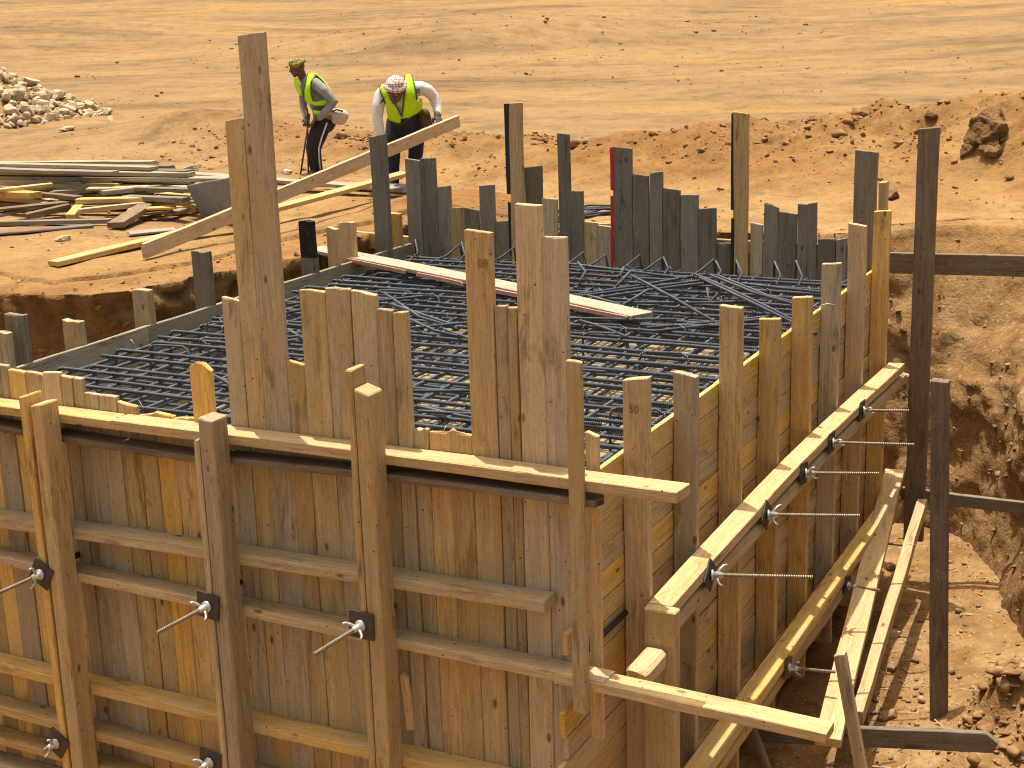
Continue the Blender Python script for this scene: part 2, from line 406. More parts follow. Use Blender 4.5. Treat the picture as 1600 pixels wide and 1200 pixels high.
def terrain(x, y, notrench=False):
    """returns height and a mask of trench-bank zone"""
    dist = np.hypot(x-2.66, y+5.74)
    far = np.clip(dist-55, 0, None)
    h = 0.030*far + fbm(x*0.05, y*0.05, 3, 40)*np.clip((dist-20)/60, 0, 1)*0.8
    lam = np.clip((dist-18)/20, 0, 1)
    u = x*0.89+y*0.457; v = -x*0.457+y*0.89
    h = h + fbm(u*0.16, v*0.75, 4, 5)*0.10*lam + fbm(x*0.6, y*0.6, 4, 9)*0.05 + fbm(x*3.1, y*3.1, 3, 12)*0.014
    # wheel ruts on the haul road
    h = h - 0.02*np.exp(-((v-11.5+0.3*np.sin(u*0.2))/0.25)**2)
    # ridge of spoil
    d, hv = seg_dist(x, y, RIDGE, False)
    d2 = d + fbm(x*0.8, y*0.8, 3, 21)*0.5
    rd = hv*np.exp(-(np.clip(d2, 0, None)/1.35)**2)
    h = h + rd + np.clip(rd/0.6, 0, 1)*(fbm(x*1.9, y*1.9, 4, 23)*0.22 + fbm(x*6, y*6, 3, 24)*0.09)
    # rubble strip behind the workers
    # low sand mound, yellow mound far off, limestone pile base
    for px, py, rr, hh in ((at(290, 215, 'Z', 0).x, at(290, 215, 'Z', 0).y, 2.2, 0.32), (at(780, 75, 'Z', 0).x, at(780, 75, 'Z', 0).y, 8, 1.0), (at(60, 50, 'Z', 1).x, at(60, 50, 'Z', 1).y, 7, 0.8), (at(720, 315, 'Z', .1).x, at(720, 315, 'Z', .1).y, 0.8, 0.22), (at(660, 265, 'Z', .1).x-.5, at(660, 265, 'Z', .1).y+1.2, 0.7, 0.2)):
        g = np.exp(-((x-px)**2+(y-py)**2)/rr**2)
        h = h + hh*g*(1+0.5*fbm(x*0.9, y*0.9, 3, 31))
    pd = np.hypot(x-PILE.x, y-PILE.y); h = h + np.clip(1.12*(1-pd/2.6), 0, None)
    # near bank slightly lower
    h = h - 1.0*np.clip((-y-0.5)/1.8, 0, 1)
    if notrench: return h
    # trench
    e, _ = seg_dist(x, y, OUT, True); ins = inside(x, y, OUT)
    sdv = np.where(ins, -e, e)
    W = bank_w(x, y)
    q = np.clip((sdv-W-0.16)/0.22, 0, 1); prof = q
    fl = FLOOR + fbm(x*1.3, y*1.3, 3, 60)*0.05 + fbm(x*5, y*5, 2, 61)*0.012
    fl = fl + 0.55*np.exp(-(((x-1.62)/.42)**2+((y-3.3)/.75)**2))*(1+.6*fbm(x*4, y*4, 3, 66)) + 0.10*np.clip(1+sdv/0.5, 0, 1)
    bank = np.exp(-((sdv-W*.5)/(0.25+W*.6))**2)
    hh = fl*(1-prof) + h*prof
    return np.where(q >= 1, h, hh), bank, np.clip(rd/0.22, 0, 1), prof, sdv
def axis(lo, hi, st, ends):
    a = list(np.arange(lo, hi, st)); s = st
    x = a[-1]
    while x < ends[1]: s *= 1.085; x += s; a.append(x)
    x = a[0]; s = st; pre = []
    while x > ends[0]: s *= 1.085; x -= s; pre.append(x)
    return np.array(pre[::-1]+a)
xs = axis(-9.5, 3.0, 0.055, (-900, 700)); ys = axis(1.5, 14.0, 0.055, (-200, 1200))
GX, GY = np.meshgrid(xs, ys)
GZ, GB, GD, GP, GS = terrain(GX, GY)
V = np.stack([GX, GY, GZ], -1).reshape(-1, 3)
ny_, nx_ = GX.shape
idx = np.arange(ny_*nx_).reshape(ny_, nx_)
Fq = np.stack([idx[:-1, :-1], idx[:-1, 1:], idx[1:, 1:], idx[1:, :-1]], -1).reshape(-1, 4)
me = bpy.data.meshes.new('desert_ground')
me.vertices.add(len(V)); me.vertices.foreach_set('co', V.ravel().astype(np.float32))
me.loops.add(Fq.size); me.loops.foreach_set('vertex_index', Fq.ravel().astype(np.int32))
me.polygons.add(len(Fq)); me.polygons.foreach_set('loop_start', np.arange(0, Fq.size, 4, dtype=np.int32))
me.polygons.foreach_set('use_smooth', np.ones(len(Fq), bool)); me.update(calc_edges=True)
def dugf(x, y, t):
    mnd = np.exp(-((x-at(720, 315, 'Z', .1).x)**2+(y-at(720, 315, 'Z', .1).y)**2)/0.9**2)
    d = np.clip(t[2]*1.1+mnd+0.6*np.exp(-np.clip(t[4], 0, None)/0.8)*(x < -3.5)+0.7*t[1], 0, 1)
    return np.clip(d*(0.85+0.5*fbm(x*1.1, y*1.1, 3, 88)), 0, 1)
dug = dugf(GX, GY, (GZ, GB, GD, GP, GS))
da = me.attributes.new('dug', 'FLOAT', 'POINT'); da.data.foreach_set('value', dug.ravel().astype(np.float32))
ground = link('desert_ground', me, M_GROUND); tag(ground, kind='structure')
# the cut banks: a ragged wall of earth following the trench outline
def vnoise3(x, y, z, s=0):
    iz = np.floor(z); fz = z-iz; fz = fz*fz*(3-2*fz); o = iz*57.0
    a = vnoise(x+iz*37.17, y+iz*19.3, s); b = vnoise(x+(iz+1)*37.17, y+(iz+1)*19.3, s)
    return a*(1-fz)+b*fz
def fbm3(x, y, z, o, s, g=.55):
    t = 0; a = 1; n = 0
    for k in range(o): t = t+a*(vnoise3(x*2**k+k*5.1, y*2**k, z*2**k-k*3.3, s+k)-.5); n += a; a *= g
    return t/n*2
line = OUT; pts_ = []
for (x0, y0), (x1, y1) in zip(line[:-1], line[1:]):
    n_ = max(1, int(math.hypot(x1-x0, y1-y0)/.04))
    pts_ += [(x0+(x1-x0)*k/n_, y0+(y1-y0)*k/n_) for k in range(n_)]
pp = np.array(pts_); kern = np.ones(19)/19
sm = np.stack([np.convolve(np.pad(pp[:, c], 9, 'edge'), kern, 'valid') for c in (0, 1)], -1)
tg = np.gradient(sm, axis=0); tg /= np.linalg.norm(tg, axis=1)[:, None]; nrm_ = np.stack([tg[:, 1], -tg[:, 0]], -1)
ROWS = 62; TOPR = 14
tt = np.concatenate([np.linspace(-.06, 1, ROWS), np.full(TOPR, 1.0)]); oo = np.concatenate([np.zeros(ROWS), np.linspace(.03, .75, TOPR)])
BXs = sm[:, 0][None, :]; BYs = sm[:, 1][None, :]; T = tt[:, None]; O = oo[:, None]
wv = bank_w(sm[:, 0], sm[:, 1])[None, :]
leanv = 0.34*np.clip((-sm[:, 0]-3.6)/1.0, 0, 1)[None, :]
Tc = np.clip(T, 0, 1)
offs = wv*(.55*Tc+.45*np.clip((Tc-.55)/.45, 0, 1)**1.2) - leanv*Tc**2*.9 + O
# vertical noise domain uses height
zz_ = FLOOR*(1-T)
ex_ = 1-np.clip(O/.5, 0, 1); env = np.clip(.35+Tc*1.1, 0, 1)*ex_*(1-.55*np.clip(wv, 0, 1)*np.clip(Tc*1.6-.3, 0, 1))
px_ = BXs+nrm_[:, 0][None, :]*offs; py_ = BYs+nrm_[:, 1][None, :]*offs
dsp = fbm3(px_*.9, py_*.9, zz_*.9, 2, 301)*.30 + fbm3(px_*2.6, py_*2.6, zz_*2.4, 3, 311)*.17 - np.abs(fbm3(px_*5.5, py_*5.5, zz_*5.0, 2, 331))*.13 + fbm3(px_*12, py_*12, zz_*12, 3, 321)*.075
px_ = px_+nrm_[:, 0][None, :]*dsp*env; py_ = py_+nrm_[:, 1][None, :]*dsp*env
tr = terrain(px_, py_)
flat = TR0(px_, py_)
zb = np.where(T < 1, FLOOR + (flat-FLOOR)*Tc + (T < 0)*-.1 + fbm3(px_*3, py_*3, zz_*3, 2, 341)*.10*env, flat+.016-.06*np.clip((O-.35)/.4, 0, 1))
SV = np.stack([px_, py_, zb], -1).reshape(-1, 3); nr_, nc_ = zb.shape
ii = np.arange(nr_*nc_).reshape(nr_, nc_)
SF = np.stack([ii[:-1, :-1], ii[1:, :-1], ii[1:, 1:], ii[:-1, 1:]], -1).reshape(-1, 4)
me = bpy.data.meshes.new('trench_bank'); me.vertices.add(len(SV)); me.vertices.foreach_set('co', SV.ravel().astype(np.float32))
me.loops.add(SF.size); me.loops.foreach_set('vertex_index', SF.ravel().astype(np.int32)); me.polygons.add(len(SF)); me.polygons.foreach_set('loop_start', np.arange(0, SF.size, 4, dtype=np.int32))
me.polygons.foreach_set('use_smooth', np.ones(len(SF), bool)); me.update(calc_edges=True)
da = me.attributes.new('dug', 'FLOAT', 'POINT'); da.data.foreach_set('value', dugf(px_, py_, tr).ravel().astype(np.float32))
tag(link('trench_bank', me, M_GROUND), kind='structure')
BANKV = SV
def gz(x, y): return float(terrain(np.array([x]), np.array([y]))[0][0])

# ------------------------------------------------------------------ formwork: front wall
XV, YV, ZV = Vector((1, 0, 0)), Vector((0, 1, 0)), Vector((0, 0, 1))
BOT = -2.46
front = empty('formwork_wall', (-1.8, 0, BOT), 'front formwork wall of upright boards with horizontal battens facing the camera', 'formwork')
FB = [(-4.35, -4.22, .30, 't'), (-4.22, -4.10, .27, 'g'), (-4.10, -3.98, .31, 't'), (-3.98, -3.86, .29, 'g'), (-3.86, -3.75, .31, 'o'), (-3.75, -3.63, .30, 'g'), (-3.63, -3.515, .31, 'o'),
      (-3.515, -3.374, .325, 'g'), (-3.374, -3.25, .30, 'o'), (-3.25, -3.12, .30, 'g'), (-3.12, -2.998, .315, 't'), (-2.998, -2.92, .30, 'g'), (-2.92, -2.85, .295, 'g'), (-2.85, -2.74, .22, 'g'), (-2.74, -2.618, .22, 'g'),
      (-2.618, -2.495, .187, 'g'), (-2.495, -2.38, .14, 't'), (-2.38, -2.253, .155, 'o'), (-2.253, -2.115, .15, 'o'), (-2.115, -1.985, .457, 'oR'), (-1.985, -1.885, .13, 't'), (-1.885, -1.775, .795, 'g'),
      (-1.775, -1.662, 1.668, 'g'), (-1.662, -1.515, 2.06, 'g'), (-1.515, -1.41, .50, 'g'), (-1.41, -1.262, .867, 'g'), (-1.262, -1.125, .886, 'g'), (-1.125, -.985, .872, 'g'), (-.985, -.90, .80, 'g'), (-.90, -.822, .795, 'g'),
      (-.822, -.735, .244, 'gJ'), (-.735, -.618, .24, 'oJ'), (-.618, -.502, .249, 'tJ'), (-.502, -.365, 1.19, 'n'), (-.365, -.30, .858, 'g'), (-.30, -.252, .855, 'g'), (-.252, -.122, 1.318, 't'), (-.122, -.003, 1.18, 'g')]
MT = dict(t=W_TAN, g=W_GREY, o=W_ORANGE, n=W_NEW, c=W_COLD, d=W_DARK, p=W_PALE, s=W_SILVER, b=W_CHAR)
stamped = None
for x0, x1, top, k in FB:
    g = R.uniform(0.001, 0.004); yo = R.uniform(-0.004, 0.004); th = 0.032
    mat = MT[k[0]]
    if top > 0.4 and k[0] == 'g' and R.random() < 0.0: mat = W_TAN
    ln = R.uniform(-0.004, 0.004)
    o = plank('board', ((x0+x1)/2, th/2+yo, BOT+R.uniform(-.03, .03)), ((x0+x1)/2+ln, th/2+yo, top), XV, x1-x0-g, th, mat, front,
              jag1=(0.02 if 'J' in k else 0.006), round1=(0.035 if 'R' in k else 0), nw=5 if 'J' in k else 3, wob=0.0022)
    if k == 'n': stamped = o
plank('board', (0.085, .05, -1.2), (.085, .05, .295), XV, .06, .03, W_ORANGE, front)
# battens laid flat, outside the boards
def batten(p0, p1, y, mat, depth=0.13, h=0.05, **kw):
    a = at(*p0, 'Y', y); b = at(*p1, 'Y', y)
    a.y = b.y = -depth/2-0.003; a.z -= h/2; b.z -= h/2
    return plank('batten', a, b, YV, depth, h, mat, front, **kw)
DY = -0.133
top1 = plank('batten', (-4.4, -.070, .113), (-2.55, -.070, .108), YV, .135, .05, W_NEW, front, jag1=.004)
plank('batten', (-2.548, -.071, .109), (.56, -.073, .112), YV, .135, .052, W_NEW, front, jag1=.004)
plank('batten', (-4.4, -.068, .035), (-1.9, -.066, -.022), YV, .125, .034, W_DARK, front, bow=-.01)
plank('batten', (-1.88, -.068, -.005), (.20, -.07, .03), YV, .125, .034, W_DARK, front, bow=.01, jag1=.05)
def bat(z0, z1, x0, x1, mat, h=.055, **kw):
    return plank('batten', (x0, -.068, z0), (x1, -.068, z1), YV, .13, h, mat, front, **kw)
bat(-.575, -.497, -4.4, -.09, W_GREY, .058)
bat(-.765, -.835, -4.4, .2, W_TAN, .05)
plank('batten', (-.05, -.075, -.838), (1.22, -.082, -.868), YV, .125, .048, W_NEW, front)
bat(-1.45, -1.45, -4.4, -.25, W_TAN, .055)
bat(-1.72, -1.80, -4.4, -.25, W_TAN, .05)
bat(-1.93, -1.95, -4.4, -2.6, W_TAN, .04)
bat(-2.12, -2.12, -4.4, -.25, W_GREY, .055)
# upright twin posts outside the battens
def strong(px_left, w, top, mat, yo=-.135, d=.125, bot=-2.3, tilt=0.0):
    p = at(px_left[0], px_left[1], 'Y', yo-d); x = p.x+w/2
    return plank('post', (x, yo-d/2, bot), (x+tilt, yo-d/2, top), XV, w, d, mat, front, jag1=.006, c=.007, wob=.003)
zt = lambda x, y: at(x, y, 'Y', -.26).z
strong((30, 640), .050, zt(32, 618), W_ORANGE); strong((47, 640), .082, zt(50, 632), W_TAN)
strong((302, 700), .036, zt(304, 686), W_GREY); strong((312.5, 700), .085, zt(318, 655), W_GREY)
strong((545.5, 700), .036, zt(548, 578), W_TAN); strong((557, 700), .080, zt(562, 612), W_TAN)
# narrow board nailed over the corner
a = at(884, 562, 'Y', -.165); b = at(888, 1112, 'Y', -.165)
plank('board', (a.x+.035, -.15, b.z), (a.x+.035, -.15, a.z), XV, .072, .028, W_GREY, front, jag1=.006)
# black plugs where the tie rods pass
for p in ((119, 868), (371, 911), (612, 948), (140, 1130), (380, 1165)):
    q = at(*p, 'Y', -.02)
    tube('tie_sleeve', [q+Vector((0, .05, 0)), q+Vector((0, -.045, 0))], .017, M_BLACK, front)
# broken slat half off the wall
plank('broken_slat', at(642, 1140, 'Y', -.02), at(632, 1050, 'Y', -.03), XV, .045, .02, W_ORANGE, front, round1=.03)

# ------------------------------------------------------------------ formwork: right wall
rw = empty('formwork_wall', (0, 3, BOT), 'right formwork wall of horizontal planks braced by upright studs and long walers', 'formwork')
z = 0.035; k = 0
STY = [.584, 1.261, 1.991, 2.721, 3.423, 4.112, 4.818, 5.574]
ends = [-.01, -.0, -.01, -.01, .16, -.09, .08, .02, -.14, -.10, -.17, -.13, -.19, -.15, -.1, -.1, -.1, -.1, -.1]
while z > BOT+0.05:
    h = R.choice([.125, .13, .135]); y0 = ends[min(k, len(ends)-1)]
    gap = .003
    if k in (5, 9): gap = .02
    cuts = [y0] + sorted(R.sample(STY[2:6], 1)) + [6.0+R.uniform(-.05, .12)]
    for i in range(len(cuts)-1):
        mat = R.choice([W_NEW, W_NEW, W_ORANGE, W_TAN]) if k < 14 else R.choice([W_TAN, W_GREY])
        plank('plank', (-.014+R.uniform(-.003, .003), cuts[i]+.002, z-h/2), (-.014+R.uniform(-.003, .003), cuts[i+1]-.002, z-h/2), ZV, h-gap, .028, mat, rw, jag0=.006 if i == 0 else 0, c=.003)
    z -= h; k += 1
stops = [.414, .272, .482, .261, .26, .358, .52, .512]
smat = [W_TAN, W_GREY, W_ORANGE, W_TAN, W_ORANGE, W_GREY, W_TAN, W_ORANGE]
studs = []
for i, (y, tp, mt) in enumerate(zip(STY, stops, smat)):
    studs.append(plank('stud', (.068, y+.025, [-2.46, -2.46, -2.44, -2.3, -2.40, -2.44, -2.44, -2.44][i]), (.068, y+.025, tp), XV, .128, .05, mt, rw, jag1=.004, wob=.0025))
# walers: pairs of beams either side of the tie rods
def waler(z0, z1, y0, y1, bow, m1, m2, wd=.125):
    plank('waler', (.137+wd/2, y0, z0-.034), (.137+wd/2, y1, z1-.034), XV, wd, .066, m1, rw, c=.005, wob=.003, jag1=.01, bow=-bow)
    plank('waler', (.137+wd/2-.01, y0+.04, z0-.155), (.137+wd/2-.006, y1+.15, z1-.155), XV, wd-.012, .088, m2, rw, c=.012, wob=.005, jag1=.01, bow=-bow)
waler(-.705, -.70, .56, 5.70, .055, W_NEW, W_GREY)
waler(-1.868, -1.80, .35, 5.72, .0, W_TAN, W_TAN)
plank('waler_stub', (.215, .20, -.945), (.215, .48, -.945), XV, .12, .10, W_TAN, rw, c=.03, jag0=.02)
plank('post', (.225, .52, -2.46), (.225, .52, -.708), XV, .165, .075, W_GREY, rw, jag1=.004, c=.006)
q = studs[5]
tube('wire_loop', [(-.005, 4.02, .02), (.02, 4.06, .075), (.06, 4.085, .085), (.135, 4.09, .075), (.14, 4.12, .07)], .0025, M_WIRE, rw, 5)
tube('sleeve_pipe', [at(917, 1016, 'X', .012), at(978, 957, 'X', .012)], .014, M_PIPE, rw)

# ------------------------------------------------------------------ formwork: left wall
lw = empty('formwork_wall', (-4.28, 3, BOT), 'left formwork wall seen from inside, its thin top rim lit', 'formwork')
z = 0.02
for k in range(10):
    h = R.choice([.19, .2, .21]); c1 = R.uniform(1.8, 4.2)
    for y0, y1 in ((-.0, c1), (c1, 5.84)):
        plank('plank', (-4.275+R.uniform(-.002, .002), y0+.002, z-h/2+R.uniform(-.004, .004)), (-4.275, y1-.002, z-h/2), ZV, h-.004, .03, R.choice([W_GREY, W_SILVER, W_COLD]) if k else W_SILVER, lw)
    z -= h
for xl, xr, yt, xb, yb, mt, tilt in ((-30, 8, 520, 12, 570, W_GREY, 0), (3, 33, 492, 37, 560, W_COLD, 0), (92, 123, 502, 127, 545, W_GREY, 0), (199, 231, 453, 233, 513, W_GREY, 0), (297, 323, 393, 326, 486, W_COLD, 0),
                       (466, 488, 345, 490, 440, W_CHAR, 0), (509, 524, 356, 525, 428, W_TAN, 0), (527, 551, 347, 553, 418, W_TAN, 0), (575, 599, 211, 602, 402, W_COLD, 0), (600, 623, 333, 626, 394, W_ORANGE, 0)):
    p = at(xb, yb, 'X', -4.295); tp = at(xr, yt, 'Y', p.y); lf = at(xl, yt, 'Y', p.y)
    wd = min(.15, max(.06, tp.x-lf.x))
    if mt is W_CHAR:
        plank('stud', (tp.x-wd/2, p.y+.03, -1.9), (tp.x-wd/2, p.y+.03, .14), XV, wd, .06, W_COLD, lw)
        plank('stud', (tp.x-wd/2-.004, p.y+.03, .139), (tp.x-wd/2-.008, p.y+.03, tp.z), XV, wd*.97, .058, W_CHAR, lw, jag1=.02, nw=4)
    else:
        plank('stud', (tp.x-wd/2, p.y+.03, -1.9), (tp.x-wd/2, p.y+.03, tp.z), XV, wd, .06 if wd > .07 else .09, mt, lw, jag1=.012, nw=3)

# ------------------------------------------------------------------ formwork: back wall
bw = empty('formwork_wall', (-2, 5.9, BOT), 'back formwork wall of shaded grey boards with stepped uneven tops', 'formwork')
BY = 5.87
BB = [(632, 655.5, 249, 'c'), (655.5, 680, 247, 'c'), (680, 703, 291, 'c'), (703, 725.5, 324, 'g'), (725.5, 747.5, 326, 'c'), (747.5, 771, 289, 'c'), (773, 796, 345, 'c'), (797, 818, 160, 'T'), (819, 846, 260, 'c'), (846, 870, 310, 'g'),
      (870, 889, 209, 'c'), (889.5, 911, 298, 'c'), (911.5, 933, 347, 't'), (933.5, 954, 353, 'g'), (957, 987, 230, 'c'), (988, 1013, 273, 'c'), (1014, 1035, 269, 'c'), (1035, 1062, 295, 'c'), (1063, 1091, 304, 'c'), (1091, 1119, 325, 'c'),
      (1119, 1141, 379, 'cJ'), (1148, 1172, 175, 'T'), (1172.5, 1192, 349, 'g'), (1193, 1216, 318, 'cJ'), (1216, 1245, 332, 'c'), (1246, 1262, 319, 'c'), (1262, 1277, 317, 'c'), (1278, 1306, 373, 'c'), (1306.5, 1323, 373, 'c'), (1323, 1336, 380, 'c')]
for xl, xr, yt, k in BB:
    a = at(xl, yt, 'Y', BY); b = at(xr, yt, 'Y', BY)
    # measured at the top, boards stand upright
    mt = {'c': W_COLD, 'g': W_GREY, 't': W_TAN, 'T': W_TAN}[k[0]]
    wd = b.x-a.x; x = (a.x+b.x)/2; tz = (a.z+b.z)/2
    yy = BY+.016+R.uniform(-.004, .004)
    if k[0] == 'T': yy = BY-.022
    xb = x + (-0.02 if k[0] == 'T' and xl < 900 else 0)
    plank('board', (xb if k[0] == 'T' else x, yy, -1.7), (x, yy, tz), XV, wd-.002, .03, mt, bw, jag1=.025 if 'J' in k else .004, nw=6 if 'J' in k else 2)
def strip(xl, xr, y0, y1, mat, y):
    a = at(xl, y0, 'Y', y); b = at(xr, y1, 'Y', y); c = at((xl+xr)/2, y1, 'Y', y)
    x = a.x+(at(xr, y0, 'Y', y).x-a.x)/2
    plank('edge_strip', (x, y, c.z), (x, y, a.z), XV, max(.012, at(xr, y0, 'Y', y).x-a.x), .012, mat, bw)
strip(953, 957.5, 230, 297, M_RED, BY-.01); strip(953.5, 957.5, 306, 425, M_RED, BY-.01)
strip(1143, 1148, 176, 328, M_BLACK, BY-.03); strip(1142.5, 1147.5, 341, 440, M_BLACK, BY-.03)
strip(787.5, 796.5, 162, 303, M_BLACK, BY-.03); strip(794, 798, 316, 400, M_BLACK, BY-.03)
a = at(1335, 236, 'Y', 5.95); b = at(1370, 236, 'Y', 5.95)
plank('corner_post', ((a.x+b.x)/2, 5.99, -1.8), ((a.x+b.x)/2, 5.99, a.z), XV, b.x-a.x, .05, W_COLD, bw)
a = at(1373, 285, 'Y', 6.25); b = at(1385, 285, 'Y', 6.25)
plank('corner_post', ((a.x+b.x)/2, 6.30, -1.8), ((a.x+b.x)/2, 6.30, a.z), XV, b.x-a.x, .09, W_TAN, bw)
for zz in (.12, -.55, -1.25):
    plank('batten', (-4.3, 5.96, zz), (-.2, 5.96, zz), ZV, .1, .05, W_GREY, bw)

# ------------------------------------------------------------------ inside: floor and reinforcement
me = bpy.data.meshes.new('blinding_slab')
v = [(-4.25, .04, -.70), (-.03, .04, -.70), (-.03, 5.84, -.70), (-4.25, 5.84, -.70)]
me.from_pydata(v+[(a, b, -.8) for a, b, _ in v], [], [(0, 1, 2, 3), (0, 4, 5, 1), (1, 5, 6, 2), (2, 6, 7, 3), (3, 7, 4, 0), (7, 6, 5, 4)])
tag(link('blinding_slab', me, M_SLAB), kind='structure')
mat_ = empty('rebar_mat', (-2.1, 3, -.1), 'dense mat of dark grey ribbed reinforcing bars tied inside the formwork', 'rebar')
RB = .0125
def bar(pts, r=RB, name='rebar', sides=8, parent=None):
    return tube(name, pts, r, M_REBAR, parent or mat_, sides)
def bow_pts(a, b, n=6, amp=.008):
    a = Vector(a); b = Vector(b); out = []
    for i in range(n+1):
        p = a.lerp(b, i/n)
        if 0 < i < n: p += Vector((R.uniform(-amp, amp), R.uniform(-amp, amp), R.uniform(-amp, amp)*.7))
        out.append(p)
    return out
def hook(p, d, up):   # quarter bend from direction d to direction up
    p = Vector(p); d = Vector(d); up = Vector(up); r = .05
    return [p + d*r*math.sin(t) + up*r*(1-math.cos(t)) for t in (0, .5, 1.05, math.pi/2)] + [p+d*r+up*(r+.16)]
y = .30; i = 0
while y < 5.72:
    z0 = -.055+R.uniform(-.012, .012)
    xl = -4.18 if i % 3 else -4.05+R.uniform(-.05, .1); xr = -.10
    pts = bow_pts((xl, y+R.uniform(-.02, .02), z0), (xr, y+R.uniform(-.03, .03), z0+R.uniform(-.01, .01)), 7)
    if i % 3 != 1: pts = list(reversed(hook(pts[0], (-1, 0, 0), (0, 0, -1)))) + pts[1:]
    if i % 2: pts = pts[:-1] + hook(pts[-1], (1, 0, 0), (0, 0, -1))
    bar(pts)
    y += R.uniform(.155, .215); i += 1
x = -4.12; i = 0
while x < -.08:
    z0 = -.055-2.1*RB+R.uniform(-.006, .004)
    pts = bow_pts((x, .12, z0), (x+R.uniform(-.03, .03), 5.78, z0), 8)
    bar(pts)
    x += R.uniform(.15, .2); i += 1
# second layer
y = .24
while y < 5.7:
    z0 = -.21+R.uniform(-.03, .02)
    bar(bow_pts((-4.15, y, z0), (-.1, y+R.uniform(-.06, .06), z0+R.uniform(-.02, .02)), 5, .015), sides=6)
    y += R.uniform(.14, .20)
x = -4.05
while x < -.1:
    bar(bow_pts((x, .12, -.24), (x+R.uniform(-.06, .06), 5.75, -.24), 5, .015), sides=6)
    x += R.uniform(.15, .21)
y = .3
while y < 5.7:
    z0 = -.36+R.uniform(-.04, .02)
    bar(bow_pts((-4.15, y, z0), (-.1, y+R.uniform(-.1, .1), z0), 4, .02), sides=6)
    y += R.uniform(.20, .30)
for k in range(16):
    x = R.uniform(-3.9, -1.2); yy = R.uniform(1.0, 5.2); L_ = R.uniform(.5, 1.6); an = R.uniform(-.7, .7)
    bar(bow_pts((x, yy, -.02), (x+L_*math.cos(an), yy+L_*math.sin(an), -.015+R.uniform(0, .03)), 3, .012), .010)
# hooks rising at the ends of the long bars against the back wall, and U ties
for k in range(17):
    x = -4.0+k*.235+R.uniform(-.05, .05); yb = 5.7+R.uniform(-.08, .05); d = R.choice((-1, 1))
    bar([Vector((x, yb-.35, -.06)), Vector((x+d*.04, yb-.1, -.03)), Vector((x+d*.12, yb, .03+R.uniform(0, .05))), Vector((x+d*.13, yb+.02, -.08))], .010)
for k in range(26):
    x = R.uniform(-4.1, -.4); yy = R.uniform(.6, 5.2); z1 = R.uniform(-.03, .0)
    bar([(x, yy, -.3), (x, yy, z1-.05), (x+.012, yy, z1-.015), (x+.05, yy+.005, z1), (x+.27, yy+.02, z1+.005), (x+.31, yy+.02, z1-.015), (x+.32, yy+.02, z1-.05), (x+.32, yy+.02, -.3)], .008, 'stirrup', 6)
# loose and bent bars heaped by the back wall, right
def P(px, py, z): return at(px, py, 'Z', z)
for pl in ([(890, 462, -.03), (1000, 446, .0), (1085, 431, .06)], [(880, 466, -.03), (1010, 449, .0), (1107, 437, .06)], [(900, 470, -.02), (1060, 447, .03), (1125, 440, .05)],
           [(1085, 428, .08), (1130, 447, .06), (1200, 480, .02), (1262, 512, -.02)], [(1110, 430, .08), (1180, 458, .05), (1282, 487, .0)], [(1120, 430, .08), (1200, 462, .04), (1290, 484, .0)], [(1093, 434, .07), (1180, 475, .03), (1275, 522, -.03)],
           [(986, 430, .05), (1050, 464, .02), (1122, 506, -.02)], [(918, 462, 0.), (955, 472, -.01), (985, 482, -.02)], [(968, 480, .0), (1014, 452, .02)], [(1020, 518, -.03), (1090, 510, -.02), (1180, 500, -.01), (1250, 498, -.02)],
           [(1010, 512, -.03), (1120, 503, -.02), (1200, 495, -.01)], [(1000, 508, -.03), (1125, 509, -.02), (1260, 506, -.02)], [(888, 412, .05), (985, 424, .05), (1072, 435, .05)], [(1160, 443, .05), (1220, 450, .05), (1288, 457, .05)],
           [(985, 424, .06), (970, 440, .02), (958, 452, -.03)], [(903, 410, .07), (915, 425, .02), (905, 440, -.02)], [(975, 418, .07), (968, 432, .03)], [(1105, 450, .04), (1108, 475, -.06), (1130, 448, .05)],
           [(600, 458, .02), (655, 495, .0), (710, 512, -.02)], [(610, 475, .01), (700, 505, .0), (715, 515, -.02)], [(590, 470, .02), (660, 463, .01)], [(636, 497, .0), (680, 517, .0), (715, 525, -.02)], [(450, 515, -.0), (475, 530, -.02)], [(448, 476, .0), (510, 468, .0)], [(450, 488, .0), (505, 478, .0)]):
    pts = [P(*q) for q in pl]
    bar(pts, .0115)
# tie wires at crossings
for k in range(60):
    x = R.uniform(-4.1, -.3); yy = R.uniform(.5, 5.6); q = Vector((x, yy, -.035))
    tube('tie_wire', [q+Vector((R.uniform(-.02, .02), R.uniform(-.02, .02), -.03)), q+Vector((.01, 0, .01)), q+Vector((R.uniform(-.04, .04), R.uniform(-.03, .03), R.uniform(.02, .06)))], .0016, M_WIRE, mat_, 4)

# plank lying across the bars with a pink painted edge
lp = empty('walkway_plank', at(760, 445, 'Z', 0), 'pale weathered plank with pink edge lying across the rebar mat', 'plank')
a = at(492, 389, 'Z', .03); b = at(1005, 494, 'Z', .005)
plank('plank', a, b, YV, .20, .035, W_PALE, lp, jag1=.01, bow=.012)
nrm = Vector((b.y-a.y, -(b.x-a.x), 0)).normalized(); nrm = nrm if nrm.y < 0 else -nrm
for u0, u1 in ((.12, .37), (.40, .55), (.57, .80), (.83, .99)):
    plank('edge_strip', a.lerp(b, u0)+nrm*.108-ZV*.004, a.lerp(b, u1)+nrm*.108-ZV*.004, ZV, .033, .012, M_PINK, lp, jag0=.03, jag1=.03, bow=R.uniform(-.004, .006))

